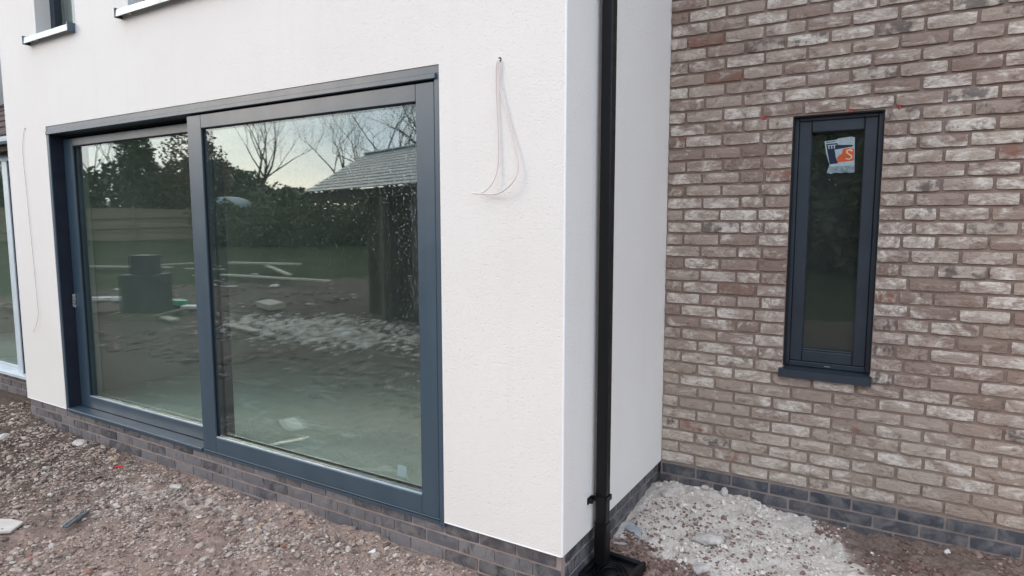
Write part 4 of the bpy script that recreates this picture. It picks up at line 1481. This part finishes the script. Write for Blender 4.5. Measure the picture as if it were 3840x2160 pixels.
MB().box(0.05, LEN - .05, 0.06, 0.16, 2.24, 2.40, 0, mat=FR).build('front_beam', M['timber_dark'], cp)
MB().box(0.05, LEN - .05, 2.68, 2.78, 2.24, 2.40, 0, mat=FR).build('rear_beam', M['timber_dark'], cp)
for q, ws in ((0.10, (2.67,)), (3.15, (0.05,)), (6.0, (0.05, 2.67))):
    for w in ws:
        MB().box(q, q + 0.13, w, w + 0.12, -0.15, 2.24, 0.004, mat=FR).build('post', simple('stained_post', (0.13, 0.115, 0.09), 0.85, 0.2), cp)
for k in range(18):
    MB().box(1.85 + k * 0.24, 1.85 + k * 0.24 + 0.232, 0.50, 0.522, -0.1, 2.35, 0.003, mat=FR).build('board', M['timber_dark'], cp)

# fence across the far end of the lawn
fc = empty('timber_fence', (-33, -15, 0.8))
tag(fc, 'weathered close-boarded timber fence beyond the lawn, mirrored in the left pane', 'fence')
fa, fb = Vector((-44.5, 2.7, 0)), Vector((-25.0, -24.0, 0))
fd = (fb - fa).normalized()
fl = (fb - fa).length
s = 0.0
bmesh_b = MB().box(0, 0.145, 0, 0.022, 0, 1.62, 0.0).mesh('board', M['timber_fence'])
k = 0
while s < fl:
    p = fa + fd * s
    o = bpy.data.objects.new('board', bmesh_b)
    o.location = (p.x, p.y, float(gz(p.x, p.y)) - 0.02 + rnd.uniform(-.015, .015))
    o.rotation_euler = (0, 0, math.atan2(fd.y, fd.x))
    link(o, fc)
    if k % 16 == 0:
        m_ = Matrix.Translation((p.x, p.y, float(gz(p.x, p.y)))) @ Matrix.Rotation(math.atan2(fd.y, fd.x), 4, 'Z')
        MB().box(-.05, .05, .025, .125, -.2, 1.72, 0, mat=m_).build('post', M['timber_fence'], fc)
    s += 0.152
    k += 1
for zz in (0.35, 0.95, 1.45):
    a, b = fa + Vector((0, 0, float(gz(fa.x, fa.y)) + zz)), fb + Vector((0, 0, float(gz(fb.x, fb.y)) + zz))
    MB().tube([a + Vector((.06, .04, 0)), b + Vector((.06, .04, 0))], 0.035, 4, True, 0, False).build('rail', M['timber_fence'], fc)

# hedges, shrubs and trees
hd = math.atan2(fd.y, fd.x)
bush('conifer_hedge', 'tall dark conifer hedge behind the timber fence, mirrored in the left pane', 'hedge', -40.5, -13.5, 10.5, 1.6, 3.9, 16000, M['leaf_conifer'], 51, 0.19, 0.0, None, .12, hd, 9)
bush('conifer_hedge', 'dark conifer hedge continuing the fence line, mirrored in the far left glazing', 'hedge', -49.5, -1.0, 7.5, 1.6, 3.9, 9000, M['leaf_conifer'], 59, 0.2, 0.0, None, .12, hd, 6)
bush('conical_conifer', 'pointed dark conifer standing taller than the hedge', 'conifer', -36.5, -18.0, 1.2, 1.2, 5.3, 4500, M['leaf_conifer'], 52, 0.15, 0.2, None, .15)
bush('evergreen_shrub', 'loose evergreen with bright sky showing through its crown', 'shrub', -34.0, -20.0, 2.2, 1.8, 4.9, 3600, M['leaf_russet'], 53, 0.12, 1.2, None, .62)
bush('garden_hedge', 'clipped dark hedge beyond the lawn, mirrored in the wide pane', 'hedge', -21.3, -21.7, 8.2, 1.0, 2.2, 15000, M['leaf_hedge'], 54, 0.11, -0.1, None, .10, math.atan2(-10.5, 8.5), 9)
bush('laurel_shrub', 'large glossy laurel bush behind the hedge, left side of the wide pane', 'shrub', -37.0, -23.2, 3.8, 2.6, 4.9, 8500, M['leaf_laurel'], 55, 0.17, 0.2, None, .25, hd)
bush('laurel_shrub', 'smaller laurel bush beside the bare tree in the wide pane', 'shrub', -29.5, -22.5, 2.4, 2.0, 2.7, 4200, M['leaf_laurel'], 56, 0.15, 0.1, None, .3, hd)
bush('garden_hedge', 'dark tall evergreen screen behind the photographer, mirrored in the narrow window', 'hedge', 0.5, -19.0, 9.0, 2.2, 5.6, 30000, M['leaf_hedge'], 57, 0.24, -0.1, None, .0, 0.0, 8)
bush('evergreen_shrub', 'dark evergreen thicket behind the carport, mirrored in the wide pane', 'shrub', -21.0, -26.5, 7.0, 1.8, 3.1, 8000, M['leaf_hedge'], 58, 0.17, -0.1, None, .15, math.atan2(-6, 9), 5)
bare_tree(-33.5, -23.8, 10.5, 'widely forked bare tree beside the laurel, mirrored in the wide pane', 61, 7, 0.42)
bare_tree(-27.5, -25.5, 9.0, 'slender bare tree behind the carport roof', 62, 7, 0.45)
bare_tree(-21.5, -22.5, 10.0, 'densely twigged bare tree above the carport ridge', 63, 7, 0.55)
bare_tree(-17.0, -21.0, 10.5, 'twiggy bare tree at the right end above the carport', 64, 7, 0.55)
bare_tree(-45.0, -14.0, 9.5, 'bare tree rising over the conifer hedge, leftmost in the left pane', 65, 5, 0.4)
bare_tree(-44.0, -16.5, 9.0, 'bare tree over the middle of the conifer hedge', 66, 5, 0.4)
bare_tree(-42.0, -19.8, 9.0, 'bare tree right of the pointed conifer', 67, 5, 0.45)

# tarpaulin mound by the hedge
mb = MB()
c0 = Vector((-30.2, -19.6, float(gz(-30.2, -19.6)) + 1.75))
NR, NS = 6, 18
vs = []
for i in range(NR + 1):
    f = i / NR
    for k in range(NS):
        w = 2 * math.pi * k / NS
        r_ = 1.1 * math.sin(f * math.pi / 2) * (1 + .05 * math.sin(3 * w + i))
        vs.append((c0.x + r_ * math.cos(w), c0.y + r_ * math.sin(w), c0.z + 0.55 * math.cos(f * math.pi / 2) ** .8))
for k in range(NS):
    w = 2 * math.pi * k / NS
    vs.append((c0.x + 1.1 * math.cos(w), c0.y + 1.1 * math.sin(w), c0.z - 1.85))
mb.add(vs, [(i * NS + k, (i + 1) * NS + k, (i + 1) * NS + (k + 1) % NS, i * NS + (k + 1) % NS) for i in range(NR + 1) for k in range(NS)], 0, True)
tag(mb.build('tarpaulin_mound', M['tarp']), 'pale domed tarpaulin cover in front of the laurel', 'tarpaulin')

# dark wrapped stack on a pallet
sk = empty('pallet_stack', (-11.0, -3.95, 0))
tag(sk, 'dark wrapped pallet stack standing on the mud, mirrored in the left pane', 'pallet stack')
m_ = Matrix.Translation((-11.0, -3.95, float(gz(-11, -3.95)))) @ Matrix.Rotation(R(62), 4, 'Z')
for k in range(5):
    MB().box(-.5, .5, -.48 + k * .22, -.40 + k * .22, 0.09, 0.12, 0, mat=m_).build('pallet_slat', M['timber_fence'], sk)
for k in (-.45, 0, .40):
    MB().box(k, k + .08, -.48, .48, -0.02, 0.089, 0, mat=m_).build('pallet_runner', M['timber_fence'], sk)
MB().box(-.30, .30, -.34, .34, 0.122, 0.84, 0.012, mat=m_).build('wrapped_block', M['wrap'], sk)
MB().box(-.20, .18, -.20, .20, 0.842, 1.20, 0.012, mat=m_).build('upper_crate', M['wrap'], sk)


def plank(label, a, b, w=0.09, th=0.03, mat='timber_new', z=0.05, group='planks lying on the mud'):
    a, b = Vector((*a, 0)), Vector((*b, 0))
    c = (a + b) / 2
    o = MB().box(-(b - a).length / 2, (b - a).length / 2, -w / 2, w / 2, 0, th, 0.003)
    ob = bpy.data.objects.new('timber_plank', o.mesh('timber_plank', M[mat]))
    ob.location = (c.x, c.y, float(gz(c.x, c.y)) + z)
    ob.rotation_euler = (R(rnd.uniform(-8, 8)), R(rnd.uniform(-1.5, 1.5)), math.atan2((b - a).y, (b - a).x))
    COL.objects.link(ob)
    return tag(ob, label, 'plank', group)


plank('long pale plank behind the wrapped stack, left end', (-22.0, -7.4), (-18.6, -9.0), 0.2, 0.05, z=.15)
plank('pale plank running right from behind the wrapped stack', (-19.6, -8.4), (-19.8, -10.6), 0.2, 0.05, z=.18)
plank('pale plank beside the central stile, mirrored in the left pane', (-18.8, -9.6), (-17.6, -10.4), 0.16, 0.05, z=.12)
plank('upper pale timber of the crossed planks in the wide pane', (-18.6, -11.3), (-15.2, -11.4), 0.16, 0.06, z=.30)
plank('slanting pale timber of the crossed planks in the wide pane', (-17.2, -11.6), (-13.9, -9.9), 0.16, 0.05, z=.22)
plank('lowest long pale timber of the crossed planks in the wide pane', (-16.6, -9.6), (-12.2, -9.9), 0.16, 0.05, z=.14)
plank('short pale offcut lying nearer the house in the wide pane', (-8.7, -4.2), (-7.6, -4.0), 0.14, 0.03)
plank('pale block offcut near the carport post', (-10.4, -6.3), (-9.6, -6.0), 0.3, 0.12, z=.08)
plank('small white offcut below the green sheet', (-10.4, -3.9), (-9.8, -3.75), 0.14, 0.03)
for k in range(4):
    q = k * 0.33
    scrap('paving_slab', ('first', 'second', 'third', 'fourth')[k] + ' of four pale slabs beside the wrapped stack, counted from the left', 'slab', -12.9 + q * 1.4, -3.35 - q * .5, 0.55, 0.40, 0.05, R(-12), M['white_chip'], 0.05, 0.25 + .02 * k, pts=[(-.5, -.5), (.5, -.5), (.5, .5), (-.5, .5)])
scrap('green_sheet', 'crumpled bright green plastic sheet on the mud, mirrored in the left pane', 'sheet', -12.0, -5.0, 1.0, 0.6, 0.10, R(20), M['green_sheet'], 0.08, .05)
scrap('white_sheet', 'white scrap beside the green sheet, mirrored in the left pane', 'sheet', -11.2, -4.95, 0.5, 0.34, 0.05, R(40), M['white_chip'], 0.06, .05)
for k, (x, y, s_) in enumerate([(-6.3, -4.7, .10), (-6.7, -4.9, .08), (-7.6, -5.1, .07)]):
    lump('mortar_lump', ('largest', 'middle', 'smallest')[k] + ' of three white mortar lumps near the carport post', 'lump', x, y, s_, M['white_chip'], 80 + k, 0.6)
n = 2500
xs, ys = nrg.normal(-7.0, 1.3, n), nrg.normal(-4.9, 0.55, n)
stones('mortar_spill', 'white mortar crumbs spilt on the mud by the carport', xs, ys, np.clip(nrg.lognormal(math.log(0.028), 0.5, n), .01, .09), M['gravel_pale'])
n = 9000
xs, ys = nrg.uniform(-16, -2, n), nrg.uniform(-9, -1.9, n)
k = vnoise(xs * 1.3, ys * 1.3, 77) > nrg.uniform(.3, .8, n)
stones('mud_clods', 'brown mud clods over the open ground behind the photographer', xs[k], ys[k], np.clip(nrg.lognormal(math.log(0.03), 0.5, int(k.sum())), .01, .09), M['gravel_red'])
n = 420
xs, ys = nrg.uniform(-21, -8, n), nrg.uniform(-11.5, -3.6, n)
k = (vnoise(xs * .8, ys * .8, 91) > nrg.uniform(.35, .8, n))
stones('builders_litter', 'pale offcuts and rubbish littering the mud far behind the photographer', xs[k], ys[k], np.clip(nrg.lognormal(math.log(0.06), 0.55, int(k.sum())), .02, .2), M['gravel_pale'], 0.28)
